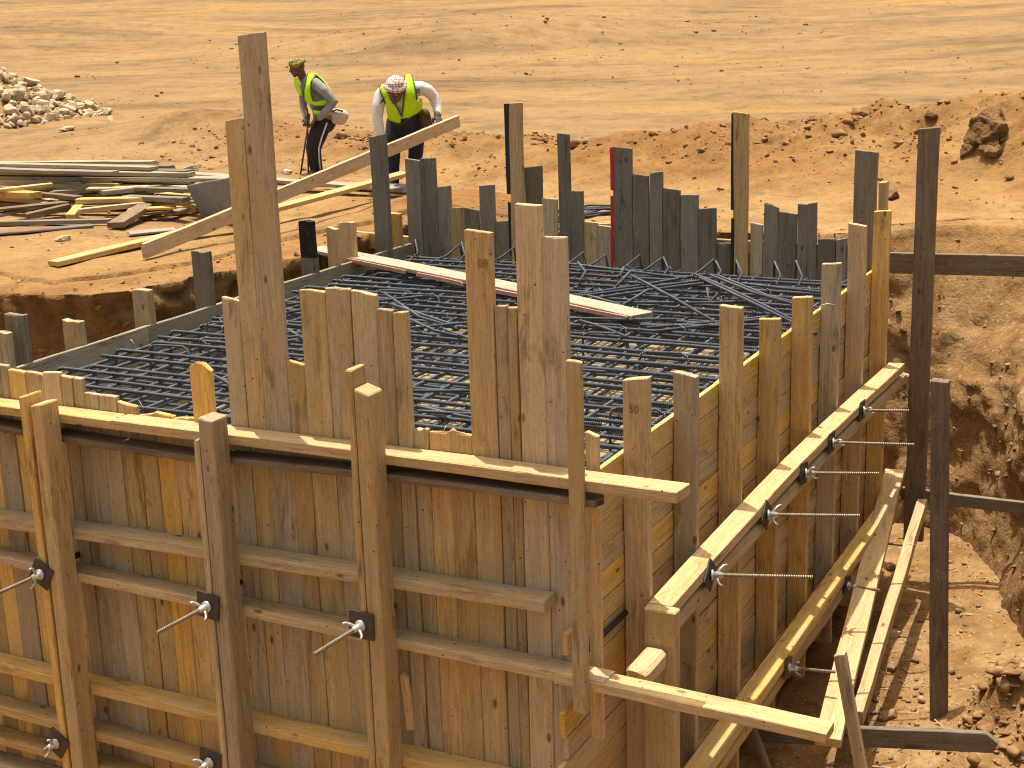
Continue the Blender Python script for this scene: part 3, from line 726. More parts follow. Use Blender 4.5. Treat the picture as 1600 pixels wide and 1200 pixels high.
# ------------------------------------------------------------------ tie rods
def tie_rod(plate, d, length, tip, label, grp, rot):
    """plate: point on the outer timber face; d: outward axis"""
    d = Vector(d); e = empty('tie_rod', plate, label, 'tie rod', grp)
    side = d.cross(ZV).normalized()
    ca, sa = math.cos(rot), math.sin(rot); s1 = side*ca+ZV*sa; s2 = -side*sa+ZV*ca
    hw = .068; th = .008; vs = []
    for k in (0, th):
        for (p, q) in ((-1, -1), (1, -1), (1, 1), (-1, 1)): vs.append(Vector(plate)+d*(k+.001)+s1*p*hw+s2*q*hw)
    me = bpy.data.meshes.new('plate'); c0 = Vector(plate)
    me.from_pydata([x-c0 for x in vs], [], [(3, 2, 1, 0), (4, 5, 6, 7), (0, 1, 5, 4), (1, 2, 6, 5), (2, 3, 7, 6), (3, 0, 4, 7)]); me.update()
    link('washer_plate', me, M_PLATE, Matrix.Translation(c0), e)
    axis_d = (Vector(tip)-Vector(plate)).normalized() if tip is not None else d
    end = Vector(plate)+axis_d*length
    tube('threaded_rod', [Vector(plate)-d*.15, Vector(plate)+axis_d*.02, end], .0105, M_ROD, e)
    c = Vector(plate)+axis_d*.009
    nut = tube('wing_nut', [c, c+axis_d*.012, c+axis_d*.013, c+axis_d*.05, c+axis_d*.052, c+axis_d*.066], [.030, .030, .019, .017, .014, .013], M_NUT, e, 10)
    an = rot*2.3+.5
    for s in (1, -1):
        w = (side*math.cos(an)+ZV*math.sin(an))*s
        tube('wing', [c+axis_d*.036+w*.012, c+axis_d*.042+w*.034, c+axis_d*.056+w*.052, c+axis_d*.074+w*.058], [.010, .008, .007, .005], M_NUT, nut, 6)
    return e
for (px, py), ln, side_, rt in (((66, 896), .42, 'upper, on the post pair nearest the left edge', .5), ((326, 946), .36, 'upper, on the middle post pair of the front wall', .12), ((566, 976), .36, 'upper, on the post pair nearest the front corner', .03), ((90, 1160), .10, 'lower, on the post pair nearest the left edge', .6), ((330, 1190), .34, 'lower, on the middle post pair of the front wall', .1)):
    p = at(px, py, 'Y', -.262)
    tie_rod(p, (0, -1, 0), ln, p+Vector((-.10, -1, -.02)), 'tie rod with wing nut, ' + side_, 'tie rods on the front wall', rt)
names = ['nearest of the five', 'second nearest of the five', 'middle of the five', 'second farthest of the five', 'farthest of the five']
for (px, py), (ex, ey), nm, rt in zip(((1108, 898), (1196, 804), (1255, 739), (1298, 691), (1346, 641)), ((1270, 902), (1343, 806), (1373, 740), (1428, 695), (1420, 642)), names, (.75, .7, .2, .05, .05)):
    p = at(px, py, 'X', .264); q = at(ex, ey, 'Z', p.z-.01)
    tie_rod(p, (1, 0, 0), (q-p).length, q, 'tie rod on the right upper waler, ' + nm, 'tie rods on the upper right waler', rt)
for (px, py), (ex, ey), nm in zip(((1230, 1043), (1323, 915), (1368, 848)), ((1305, 1050), (1373, 922), (1430, 853)), ('nearest of three', 'middle of three', 'farthest of three')):
    p = at(px, py, 'X', .264); q = at(ex, ey, 'Z', p.z+.02)
    tie_rod(p, (1, 0, 0), max(.25, (q-p).length), q, 'tie rod on the right lower waler, ' + nm, 'tie rods on the lower right waler', .3)

# ------------------------------------------------------------------ braces in the right-hand trench
def thing_plank(name, label, cat, a, b, wdir, w, t, mat, group=None, **kw):
    o = plank(name, a, b, wdir, w, t, mat, None, **kw); tag(o, label, cat, group); return o
TB = 'loose bracing timbers in the trench'
a = at(1385, 394, 'Y', 6.02); b = at(1600, 397, 'Y', 6.02)
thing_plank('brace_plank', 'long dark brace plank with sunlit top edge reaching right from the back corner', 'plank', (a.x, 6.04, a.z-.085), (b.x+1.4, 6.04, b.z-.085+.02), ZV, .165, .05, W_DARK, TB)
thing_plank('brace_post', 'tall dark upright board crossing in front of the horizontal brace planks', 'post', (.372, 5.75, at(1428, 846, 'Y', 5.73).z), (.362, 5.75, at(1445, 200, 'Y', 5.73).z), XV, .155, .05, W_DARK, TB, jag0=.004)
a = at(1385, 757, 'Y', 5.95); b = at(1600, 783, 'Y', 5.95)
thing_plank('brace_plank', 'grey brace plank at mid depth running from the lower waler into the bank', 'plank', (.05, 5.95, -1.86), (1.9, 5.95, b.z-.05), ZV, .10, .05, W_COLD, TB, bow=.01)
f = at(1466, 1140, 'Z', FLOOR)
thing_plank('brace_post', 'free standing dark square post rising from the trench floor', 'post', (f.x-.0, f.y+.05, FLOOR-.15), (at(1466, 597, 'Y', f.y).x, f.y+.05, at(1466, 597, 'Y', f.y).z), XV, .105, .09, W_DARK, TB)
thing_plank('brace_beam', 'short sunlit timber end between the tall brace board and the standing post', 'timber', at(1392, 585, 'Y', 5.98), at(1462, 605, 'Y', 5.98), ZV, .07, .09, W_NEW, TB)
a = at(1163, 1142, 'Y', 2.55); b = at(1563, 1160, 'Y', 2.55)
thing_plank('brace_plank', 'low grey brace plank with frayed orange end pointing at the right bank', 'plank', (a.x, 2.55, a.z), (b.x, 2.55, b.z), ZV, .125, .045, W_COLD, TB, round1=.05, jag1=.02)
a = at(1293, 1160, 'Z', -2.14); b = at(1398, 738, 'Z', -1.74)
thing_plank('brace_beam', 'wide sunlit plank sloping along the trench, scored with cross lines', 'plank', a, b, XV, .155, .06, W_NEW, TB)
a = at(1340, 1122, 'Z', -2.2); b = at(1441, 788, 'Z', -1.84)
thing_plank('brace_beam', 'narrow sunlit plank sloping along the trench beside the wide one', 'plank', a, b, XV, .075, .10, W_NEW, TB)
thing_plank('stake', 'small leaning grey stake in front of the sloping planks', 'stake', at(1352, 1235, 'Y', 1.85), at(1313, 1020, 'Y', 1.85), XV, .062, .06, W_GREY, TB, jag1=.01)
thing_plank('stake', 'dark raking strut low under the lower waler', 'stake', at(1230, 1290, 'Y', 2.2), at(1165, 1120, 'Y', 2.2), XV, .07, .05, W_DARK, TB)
for i, (px, z0) in enumerate(((1352, -2.6), (1338, -2.6))):
    q = at(px, 1090, 'Y', 3.2+i*.5)
    thing_plank('stake', ('thin' if i else 'short') + ' upright strut under the sunlit sloping planks', 'stake', (q.x, q.y, FLOOR-.1), (q.x, q.y, -2.22+i*.04), XV, .06, .05, W_DARK, TB)

# ------------------------------------------------------------------ lumber heap on the left bank
LG = 'timbers of the heap on the left bank'
def lum(p0, p1, z0, z1, w, t, mat, label, flat=True, name='plank', **kw):
    a = at(p0[0], p0[1], 'Z', z0); b = at(p1[0], p1[1], 'Z', z1)
    d = (b-a).normalized(); wd = d.cross(ZV) if flat else ZV
    return thing_plank(name, label, 'plank', a, b, wd, w, t, mat, LG, **kw)
heap = [((-60, 256), (242, 263), .42, .40, .15, .04, W_SILVER, 'topmost thin grey board at the far side of the lumber heap'),
        ((-60, 263), (180, 270), .40, .38, .15, .04, W_COLD, 'second grey board from the back of the lumber heap'),
        ((-80, 268), (300, 272), .36, .34, .20, .045, W_SILVER, 'broad silvery plank along the top of the lumber heap'),
        ((-80, 276), (420, 281), .30, .28, .22, .045, W_SILVER, 'long silvery plank along the front top of the lumber heap'),
        ((300, 272), (640, 297), .12, .08, .20, .04, W_SILVER, 'flat silvery plank lying toward the workers'),
        ((430, 285), (640, 292), .05, .05, .22, .04, W_SILVER, 'grey plank on the ground beside the standing worker'),
        ((-80, 283), (180, 286), .26, .24, .12, .06, W_TAN, 'tan timber under the silvery planks at left'),
        ((40, 281), (262, 284), .25, .24, .12, .07, W_ORANGE, 'orange timber under the long silvery plank'),
        ((-60, 300), (100, 296), .16, .16, .12, .08, W_TAN, 'stubby tan timber low in the heap at the left edge'),
        ((-60, 308), (170, 306), .10, .10, .12, .07, W_TAN, 'low tan timber in the shade of the heap'),
        ((70, 291), (350, 291), .22, .18, .10, .05, W_GREY, 'grey timber in the dark middle of the heap'),
        ((120, 288), (300, 290), .20, .19, .10, .07, W_ORANGE, 'orange end of a timber poking from the heap'),
        ((155, 299), (345, 298), .18, .17, .10, .035, W_PALE, 'pale thin board in front of the heap'),
        ((170, 316), (360, 304), .10, .15, .09, .035, W_TAN, 'narrow tan board propped in front of the heap'),
        ((-40, 345), (90, 314), .03, .10, .10, .04, W_SILVER, 'slanting grey board at the heap left corner'),
        ((-20, 349), (175, 345), .03, .03, .10, .045, W_COLD, 'grey board on the ground below the heap'),
        ((180, 352), (255, 305), .05, .14, .17, .06, W_DARK, 'dark thick board leaning out of the heap toward the camera'),
        ((262, 335), (335, 312), .04, .06, .10, .03, W_SILVER, 'small pale board sticking out beside the plywood sheet'),
        ((200, 365), (275, 358), .02, .02, .20, .02, W_SILVER, 'thin pale offcut lying flat before the heap'),
        ((-20, 366), (145, 352), .02, .02, .14, .02, W_COLD, 'flat grey offcut near the bank edge'),
        ((270, 272), (310, 259), .30, .40, .16, .04, W_PALE, 'short pale board end sticking up behind the heap'),
        ((110, 340), (130, 318), .04, .12, .10, .07, W_ORANGE, 'short orange block at the foot of the heap'),
        ((40, 338), (110, 322), .04, .10, .10, .06, W_DARK, 'dark brown offcut in the shade of the heap')]
_hr = random.Random(12)
for k in range(28):
    yy = 256+k*2.3; x0 = _hr.uniform(-120, 40); x1 = x0+_hr.uniform(200, 330); zz = max(.03, .42-k*.015)
    heap.append(((x0, yy+_hr.uniform(-3, 3)), (min(x1, 345), yy+_hr.uniform(-2, 6)), zz+_hr.uniform(-.03, .02), zz+_hr.uniform(-.04, .01), _hr.choice((.10, .13, .18)), _hr.choice((.035, .045, .06)), _hr.choice((W_SILVER, W_COLD, W_TAN, W_GREY, W_PALE)), 'weathered board stacked in the lumber heap'))
for k in range(22):
    zz = _hr.choice((.05, .10, .16, .22)); px = _hr.uniform(-20, 300); py = 330-zz*180+_hr.uniform(-6, 14); an = _hr.uniform(-.35, .35); L_ = _hr.uniform(60, 150)
    heap.append(((px-L_*.5, py+L_*an*.5*.35), (px+L_*.5, py-L_*an*.5*.35), zz, zz+_hr.uniform(-.03, .05), _hr.choice((.09, .12, .16)), _hr.choice((.025, .04, .05, .07)), _hr.choice((W_SILVER, W_COLD, W_TAN, W_GREY, W_DARK, W_ORANGE)), 'broken board at the lumber heap foot'))
TONE = {W_SILVER: 'silvery', W_COLD: 'dull grey', W_TAN: 'tan', W_GREY: 'grey brown', W_PALE: 'pale', W_DARK: 'dark', W_ORANGE: 'orange'}
for h_ in heap:
    p0, p1, z0, z1, w_, t_, m_, lb = h_
    if lb.startswith(('weathered', 'broken')):
        cxp = (max(p0[0], 0)+p1[0])/2
        lb = '%s %s %s %s' % ('thin' if t_ < .04 else 'thick', TONE[m_], lb, 'at the left edge' if cxp < 90 else 'near its right end' if cxp > 200 else 'at its middle')
    lum(p0, p1, z0+.02, z1+.02, w_, t_, m_, lb, flat=True, jag0=.01, jag1=.015)
# tilted grey sheet
a = at(308, 322, 'Z', .12); b = at(385, 300, 'Z', .30)
thing_plank('plywood_sheet', 'blue grey plywood sheet tilted against the heap behind the tall board', 'sheet', a, at(392, 308, 'Z', .3), at(355, 292, 'Z', .34)-at(345, 330, 'Z', .05), .48, .02, simple('blue_grey_ply', (0.23, 0.25, 0.28), .7, 0, 14, .3), LG)
# two long planks running to the bending worker
a = at(83, 412, 'Z', .04); b = at(640, 269, 'Z', .28)
thing_plank('long_plank', 'long bright yellow plank lying along the trench edge', 'plank', a, b, (b-a).cross(ZV), .15, .045, W_NEW, 'long planks by the bending worker', bow=.02)
_g2 = at(615, 296, 'Z', 0); _d = ray(716, 189)
a = at(224, 393, 'Z', .10)
HD_ = Vector((-_r0.y, _r0.x, 0)); b = CAM+_d*(((_g2-HD_*.36)-CAM).dot(HD_)/_d.dot(HD_))
thing_plank('long_plank', 'long tan plank held up at its far end by the bending worker', 'plank', a, b, ZV, .135, .045, W_TAN, 'long planks by the bending worker', round1=0)
plank_held = (a.copy(), b.copy())
a = at(540, 372, 'Y', 6.15); b = at(642, 382, 'Y', 6.15)
thing_plank('brace_plank', 'sunlit tan plank laid behind the back left corner of the formwork', 'plank', a, b, ZV, .15, .04, W_ORANGE)
# bundle of bars beyond the back wall
rb = empty('rebar_bundle', at(930, 340, 'Z', .05), 'small bundle of grey bars on the ground beyond the back wall', 'rebar')
for k in range(12):
    p = at(915+R.uniform(-8, 10), 338+R.uniform(-6, 6), 'Z', .1); d = Vector((R.uniform(.5, 1.2), R.uniform(-.2, .5), R.uniform(-.02, .12)))
    tube('rebar', [p-d*.6, p+Vector((0, 0, R.uniform(0, .1))), p+d*.7+Vector((0, 0, R.uniform(-.05, .12)))], .011, M_REBAR, rb, 6)
thing_plank('loose_board', 'tan board lying beside the bar bundle beyond the back wall', 'plank', at(905, 352, 'Z', .05), at(960, 350, 'Z', .05), YV, .15, .04, W_TAN)

# ------------------------------------------------------------------ stones
def crumble(v, seed):
    o = np.random.RandomState(seed).uniform(0, 50, 3)
    d = fbm3(v[:, 0]*1.5+o[0], v[:, 1]*1.5+o[1], v[:, 2]*1.5+o[2], 3, 500)*.38 - np.abs(fbm3(v[:, 0]*2.6+o[1], v[:, 1]*2.6, v[:, 2]*2.6, 2, 510))*.28
    return v*(1.06+d[:, None])
def stones(name, pts, sizes, mat, label, sub=1, seed=3):
    rs = np.random.RandomState(seed); protos = [rock_verts(sub, rs, (1, rs.uniform(.6, .95), rs.uniform(.45, .75)), 11, .10) for _ in range(10)]
    if sub > 1: protos = [(crumble(v, k+seed), f) for k, (v, f) in enumerate(protos)]
    vs = []; fs = []; off = 0
    for (x, y, z), s in zip(pts, sizes):
        v, f = protos[rs.randint(10)]; an = rs.uniform(0, 6.28); c, sn = math.cos(an), math.sin(an)
        q = v@np.array([[c, sn, 0], [-sn, c, 0], [0, 0, 1]])*s + np.array([x, y, z])
        vs.append(q); fs.append(np.array(f)+off); off += len(v)
    V = np.concatenate(vs); Fc = np.concatenate(fs)
    me = bpy.data.meshes.new(name); me.vertices.add(len(V)); me.vertices.foreach_set('co', V.ravel().astype(np.float32))
    me.loops.add(Fc.size); me.loops.foreach_set('vertex_index', Fc.ravel().astype(np.int32))
    me.polygons.add(len(Fc)); me.polygons.foreach_set('loop_start', np.arange(0, Fc.size, 3, dtype=np.int32)); me.update(calc_edges=True)
    o = link(name, me, mat); tag(o, label, 'gravel', kind='stuff'); return o
def stone_mat(name, cs):
    m, n, l, b = new_mat(name); g = n.new('ShaderNodeNewGeometry')
    k = noise(n, l, g.outputs['Position'], 7.0, 3, .6); r = ramp(n, [(.3, cs[0]), (.5, cs[1]), (.68, cs[2])]); l.new(k, r.inputs[0])
    l.new(r.outputs[0], b.inputs['Base Color']); b.inputs['Roughness'].default_value = .92; b.inputs['Specular IOR Level'].default_value = .15
    return m
M_STONES = stone_mat('mixed_stone', ((.15, .078, .034), (.235, .128, .056), (.34, .215, .11)))
M_PEBBLE = stone_mat('pebble', ((.16, .11, .07), (.25, .165, .10), (.40, .31, .22)))
N0 = 90000
cx = NPR.uniform(-13, 4.5, N0); cy = NPR.uniform(-1, 16, N0)
hz, bk = terrain(cx, cy)[:2]
dr_, _h = seg_dist(cx, cy, RIDGE, False)
ins_ = inside(cx, cy, OUT)
clump = np.clip(fbm(cx*.7, cy*.7, 3, 91)*1.4+.35, 0, 1)
pr = 0.02 + .55*np.exp(-(dr_/1.3)**2)*clump + .40*np.clip(bk*1.3, 0, 1)*clump + .10*np.exp(-((cy-11.2)/1.0)**2)*(cx < -4)*clump
pr = np.where(ins_, .20*clump+.03, pr)
inbox = (cx > -4.4) & (cx < .4) & (cy > -.3) & (cy < 6.1)
keep = (NPR.uniform(size=N0) < pr) & ~inbox
kx, ky, kz = cx[keep], cy[keep], hz[keep]
sz = .012*(NPR.pareto(2.1, len(kx))+.75); sz = np.clip(sz, .008, .06)
stones('scattered_stones', np.stack([kx, ky, kz+sz*.15], -1), sz, M_STONES, 'loose stones and clods strewn over the sand, berm and trench banks', 2, 5)
n1 = 7000; dd_ = NPR.uniform(16, 95, n1)**1.0; aa = NPR.uniform(-.40, .40, n1)
qx = CAM.x+dd_*np.sin(YAW+aa); qy = CAM.y+dd_*np.cos(YAW+aa); cl = np.clip(fbm(qx*.12, qy*.12, 3, 95)*2.2+.15, 0, 1)
ymx, ymy = at(780, 75, 'Z', 0).x, at(780, 75, 'Z', 0).y; cl = np.clip(cl+1.5*np.exp(-((qx-ymx)**2+(qy-ymy)**2)/9**2), 0, 1)
kp = NPR.uniform(size=n1) < cl*.6
qx, qy = qx[kp], qy[kp]; sz = np.clip(.014*(NPR.pareto(2.6, len(qx))+1), .012, .08)*np.clip(dd_[kp]/30, .8, 2.2)
stones('plain_stones', np.stack([qx, qy, TR0(qx, qy)+sz*.1], -1), sz, M_STONES, 'scattered stones and clods on the far desert plain', 1, 15)
# clods stuck in the cut banks
bi = NPR.choice(len(BANKV), 5200); bvv = BANKV[bi]; kp = (bvv[:, 2] > FLOOR+.05)
bvv = bvv[kp]; sz = np.clip(.013*(NPR.pareto(2.4, len(bvv))+.8), .010, .065)
stones('bank_clods', bvv+NPR.uniform(-.02, .02, bvv.shape), sz, M_STONES, 'clods and stones embedded in the cut earth banks of the trench', 2, 17)
cx = NPR.normal(1.6, .3, 900); cy = NPR.normal(3.3, .6, 900); hz = terrain(cx, cy)[0]; sz = np.clip(.018*(NPR.pareto(2.1, 900)+.8), .012, .09); kp = cx > 1.22
stones('fallen_rubble', np.stack([cx, cy, hz+sz*.2], -1)[kp], sz[kp], M_STONES, 'dark rubble fallen on the trench floor at the lower right', 2, 19)
t_ = NPR.uniform(0, 1, 2600); sg = NPR.randint(1, len(RIDGE)-2, 2600); ra = np.array(RIDGE)
cx = ra[sg, 0]*(1-t_)+ra[sg+1, 0]*t_+NPR.normal(0, .35, 2600); cy = ra[sg, 1]*(1-t_)+ra[sg+1, 1]*t_+NPR.normal(-.15, .45, 2600)
kp = NPR.uniform(size=2600) < np.clip(fbm(cx*1.1, cy*1.1, 3, 97)*2.0+.3, 0, 1); cx, cy = cx[kp], cy[kp]; sz = np.clip(.022*(NPR.pareto(2.1, len(cx))+.8), .014, .11)
stones('crest_clods', np.stack([cx, cy, TR0(cx, cy)+sz*.2], -1), sz, M_STONES, 'dark clods crowding the crest of the spoil berm', 2, 23)
# pebbles and chips at the trench floor, right
cx = NPR.uniform(.1, 1.3, 2600); cy = NPR.uniform(1.5, 6.6, 2600); hz = terrain(cx, cy)[0]
band = np.exp(-((cx-(.75-.03*(cy-3)))/.2)**2)
keep = NPR.uniform(size=2600) < .15+.7*band
sz = np.clip(.007*(NPR.pareto(2.4, 2600)+.8), .006, .05)[keep]
stones('floor_pebbles', np.stack([cx[keep], cy[keep], hz[keep]+sz*.3], -1), sz, M_PEBBLE, 'pebbles and fine gravel on the trench floor beside the formwork', 1, 8)
# wood splinters on the floor
rs = np.random.RandomState(4); vs = []; fs = []
for k in range(70):
    x, y = rs.uniform(.5, 1.25), rs.uniform(2.5, 6.2); zz = gz(x, y)+.006; an = rs.uniform(0, 6.28); L = rs.uniform(.02, .06); wq = .005
    d = Vector((math.cos(an), math.sin(an), rs.uniform(-.1, .2))); s = Vector((-d.y, d.x, 0)); o = Vector((x, y, zz)); b0 = len(vs)
    vs += [o-d*L-s*wq, o-d*L+s*wq, o+d*L+s*wq, o+d*L-s*wq, o+ZV*.006-d*L*.8, o+ZV*.006+d*L*.8]
    fs += [(b0, b0+1, b0+4), (b0+1, b0+2, b0+5, b0+4), (b0+2, b0+3, b0+5), (b0+3, b0, b0+4, b0+5)]
me = bpy.data.meshes.new('wood_splinters'); me.from_pydata(vs, [], fs); me.update()
tag(link('wood_splinters', me, W_NEW), 'pale wood splinters scattered on the trench floor', 'splinters', kind='stuff')

# named single rocks
def rock(label, px, py, zz, s, mat, cat='rock', sub=3, seed=1, group=None, sink=.3, Y=None):
    rs = np.random.RandomState(seed); q = at(px, py, 'Z', zz) if Y is None else at(px, py, 'Y', Y)
    me = rock_mesh('rock', sub, rs, (s[0], s[1], s[2]), 9, .05)
    o = link('rock', me, mat, Matrix.Translation(q)@Matrix.Rotation(rs.uniform(0, 6), 4, 'Z'))
    return tag(o, label, cat, group)
def on_ground(px, py):
    d = ray(px, py); t = 3.0
    ts = np.arange(3, 60, .03); X_ = CAM.x+d.x*ts; Y_ = CAM.y+d.y*ts; Z_ = CAM.z+d.z*ts
    h = terrain(X_, Y_)[0]; i = int(np.argmax(Z_ < h)); return Vector((X_[i], Y_[i], h[i]))
def grock(label, px, py, s, mat, seed, sink=.2, cat='rock', group=None, sub=3):
    q = on_ground(px, py); rs = np.random.RandomState(seed)
    me = rock_mesh('rock', sub, rs, s, 9, .05)
    o = link('rock', me, mat, Matrix.Translation(q+Vector((0, 0, s[2]*(1-sink)*.5)))@Matrix.Rotation(rs.uniform(0, 6), 4, 'Z'))
    return tag(o, label, cat, group)
grock('grey boulder set in the bank below the back brace plank', 1555, 452, (.13, .09, .08), M_ROCKS, 3)
grock('pale round stone on the trench floor between plank and post', 1398, 997, (.07, .05, .045), M_LIME, 5)
grock('brown flat stone on the trench floor above the low brace plank', 1392, 1122, (.085, .06, .045), M_ROCKS, 6)
grock('dark cobble on the trench floor beside the long sunlit plank', 1392, 890, (.06, .05, .04), M_ROCKS, 7)
grock('round grey pebble near the standing post on the trench floor', 1394, 1050, (.055, .04, .03), M_ROCKS, 8)
grock('dark clod on the crest of the spoil berm near its middle', 1455, 182, (.10, .07, .055), M_CLOD, 9, .6, cat='clod')
grock('brown clod at the foot of the berm behind the corner posts', 1395, 310, (.14, .09, .07), M_CLOD, 10, cat='clod')
grock('grey stone on the haul road at the right edge', 1595, 387, (.07, .06, .05), M_ROCKS, 12)
def clod_mesh(seed, sc):
    rs = np.random.RandomState(seed); v, f = rock_verts(4, rs, (1, 1, 1), 8, .0); o = rs.uniform(0, 50, 3)
    d = fbm3(v[:, 0]*1.6+o[0], v[:, 1]*1.6+o[1], v[:, 2]*1.6+o[2], 4, 400+seed)*.45 - np.abs(fbm3(v[:, 0]*3+o[1], v[:, 1]*3, v[:, 2]*3, 3, 450+seed))*.30
    v = v*(1+d[:, None])*np.array(sc); me = bpy.data.meshes.new('clod'); me.from_pydata([tuple(x) for x in v], [], f); me.update(); return me
for k, (px, py, s_) in enumerate(((1550, 190, .20), (1556, 214, .24), (1530, 226, .20), (1512, 240, .13), (1552, 236, .17), (1536, 205, .15))):
    q = on_ground(px, py); o = link('clod', clod_mesh(k, (s_, s_*.8, s_*.85)), M_CLOD, Matrix.Translation(q+Vector((0, 0, s_*.25))))
    tag(o, 'dark earth clod in the heap on the berm at right', 'clod', 'big dark clods on the berm')
# limestone pile, every block its own
rs = np.random.RandomState(21)
lime = [rock_mesh('limestone_block', 2, np.random.RandomState(50+k), (1, rs.uniform(.6, .9), rs.uniform(.5, .8)), 16, .035) for k in range(12)]
for q in lime: q.materials.append(M_LIME)
cnt = 0
for k in range(2500):
    r_ = 2.65*math.sqrt(rs.uniform()); an = rs.uniform(0, 6.28)
    x, y = PILE.x+r_*math.cos(an), PILE.y+r_*math.sin(an)
    dv = Vector((x, y, .5))-CAM; c_x = 800+F_PX*dv.dot(RIGHT)/dv.dot(_fwd)
    side = (Vector((x, y, 0))-PILE).dot(Vector((-.457, .89, 0)))
    if c_x < -14 or side > .5 or cnt >= 285: continue
    s = rs.uniform(.06, .14) if rs.uniform() < .75 else rs.uniform(.14, .23)
    zz = gz(x, y)+s*rs.uniform(.15, .6)
    o = bpy.data.objects.new('limestone_block', lime[rs.randint(12)]); COL.objects.link(o)
    o.matrix_basis = Matrix.Translation((x, y, zz))@Matrix.Rotation(rs.uniform(0, 6.28), 4, 'Z')@Matrix.Rotation(rs.uniform(-.6, .6), 4, 'X')@Matrix.Diagonal((s, s, s, 1))
    hgt = zz; tag(o, '%s pale limestone block %s the rubble pile at the left edge' % ('large' if s > .14 else 'mid sized' if s > .1 else 'small', 'near the top of' if hgt > .75 else 'halfway up' if hgt > .35 else 'at the foot of'), 'rock', 'limestone rubble pile'); cnt += 1
grock('small pale stone lying apart to the right of the limestone pile', 172, 188, (.16, .09, .07), M_LIME, 61)
grock('flat pale stone at the front foot of the limestone pile', 105, 205, (.17, .12, .07), M_LIME, 62)
grock('pale stone on the bank in front of the lumber heap', 100, 377, (.09, .06, .045), M_LIME, 63)

# ------------------------------------------------------------------ people
HR = Vector((_r0.x, _r0.y, 0)); HD = Vector((-_r0.y, _r0.x, 0))
deps = None
def blob(parts, voxel, name, mat, parent, smooth=6):
    """one continuous surface: union of tapered limbs and ellipsoids, remeshed"""
    V_ = []; F_ = []
    sv, sf = ico(2)
    for prt in parts:
        if prt[0] == 'limb':
            _, pts, rad, sq = prt; n = len(pts); b0 = len(V_); S = 14
            pts = [Vector(p) for p in pts]
            d0 = (pts[1]-pts[0]).normalized(); up = HD if abs(d0.dot(HD)) < .9 else ZV
            nx = (up-d0*up.dot(d0)).normalized()
            P_ = [pts[0]-d0*rad[0]*.8, pts[0]-d0*rad[0]*.5] + pts + [pts[-1]+(pts[-1]-pts[-2]).normalized()*rad[-1]*.5, pts[-1]+(pts[-1]-pts[-2]).normalized()*rad[-1]*.8]
            R_ = [rad[0]*.45, rad[0]*.8]+list(rad)+[rad[-1]*.8, rad[-1]*.45]; n = len(P_)
            for i, p in enumerate(P_):
                d = (P_[min(i+1, n-1)]-P_[max(i-1, 0)]).normalized(); nx = (nx-d*nx.dot(d)).normalized(); nyv = d.cross(nx)
                for k in range(S):
                    a_ = 2*math.pi*k/S; V_.append(p+nx*math.cos(a_)*R_[i]*sq+nyv*math.sin(a_)*R_[i])
            for i in range(n-1):
                for k in range(S):
                    k2 = (k+1) % S; F_.append((b0+i*S+k, b0+i*S+k2, b0+(i+1)*S+k2, b0+(i+1)*S+k))
            F_.append(tuple(reversed(range(b0, b0+S)))); F_.append(tuple(range(b0+(n-1)*S, b0+n*S)))
        else:
            _, c, ax, rads = prt; b0 = len(V_)   # ellipsoid with axis triad
            for q in sv: V_.append(Vector(c)+ax[0]*q[0]*rads[0]+ax[1]*q[1]*rads[1]+ax[2]*q[2]*rads[2])
            for f_ in sf: F_.append(tuple(b0+k for k in f_))
    o0 = Vector(parent.location)
    me = bpy.data.meshes.new(name); me.from_pydata([v-o0 for v in V_], [], F_); me.update()
    tmp = bpy.data.objects.new('tmp', me); COL.objects.link(tmp)
    md = tmp.modifiers.new('r', 'REMESH'); md.mode = 'VOXEL'; md.voxel_size = voxel
    if smooth:
        sm = tmp.modifiers.new('s', 'SMOOTH'); sm.iterations = smooth; sm.factor = .5
    dg = bpy.context.evaluated_depsgraph_get(); m2 = bpy.data.meshes.new_from_object(tmp.evaluated_get(dg)); m2.name = name
    bpy.data.objects.remove(tmp)
    m2.materials.clear()
    return link(name, m2, mat, Matrix.Translation(o0), parent, smooth=True)

M_SKIN = simple('brown_skin', (0.135, 0.062, 0.036), .55, 0, 30, .15)
M_GLOVE = simple('dark_glove', (0.055, 0.04, 0.034), .8)
M_VEST = simple('hi_vis_yellow', (0.50, 0.84, 0.01), .65, 0, 14, .18, .5)
M_TRIM = simple('dark_grey_trim', (0.06, 0.075, 0.06), .8)
M_GREYS = simple('grey_sleeve_cloth', (0.27, 0.27, 0.28), .9, 0, 16, .25, .6)
M_WHITE = simple('white_cloth', (0.70, 0.68, 0.70), .9, 0, 16, .2, .6)
M_PANT1 = simple('black_track_trousers', (0.026, 0.022, 0.028), .85, 0, 16, .4, .6)
M_PANT2 = simple('navy_trousers', (0.016, 0.022, 0.042), .85, 0, 16, .4, .6)
M_BAG = simple('dusty_white_bag', (0.55, 0.47, 0.38), .85, 0, 20, .3, .4)
M_POUCH = simple('brown_leather', (0.10, 0.052, 0.028), .7)
M_SHOE = simple('dark_shoe', (0.03, 0.025, 0.022), .7)
M_EYE = simple('eye_white', (0.55, 0.5, 0.45), .4)
M_LIP = simple('lip', (0.10, 0.035, 0.028), .5)
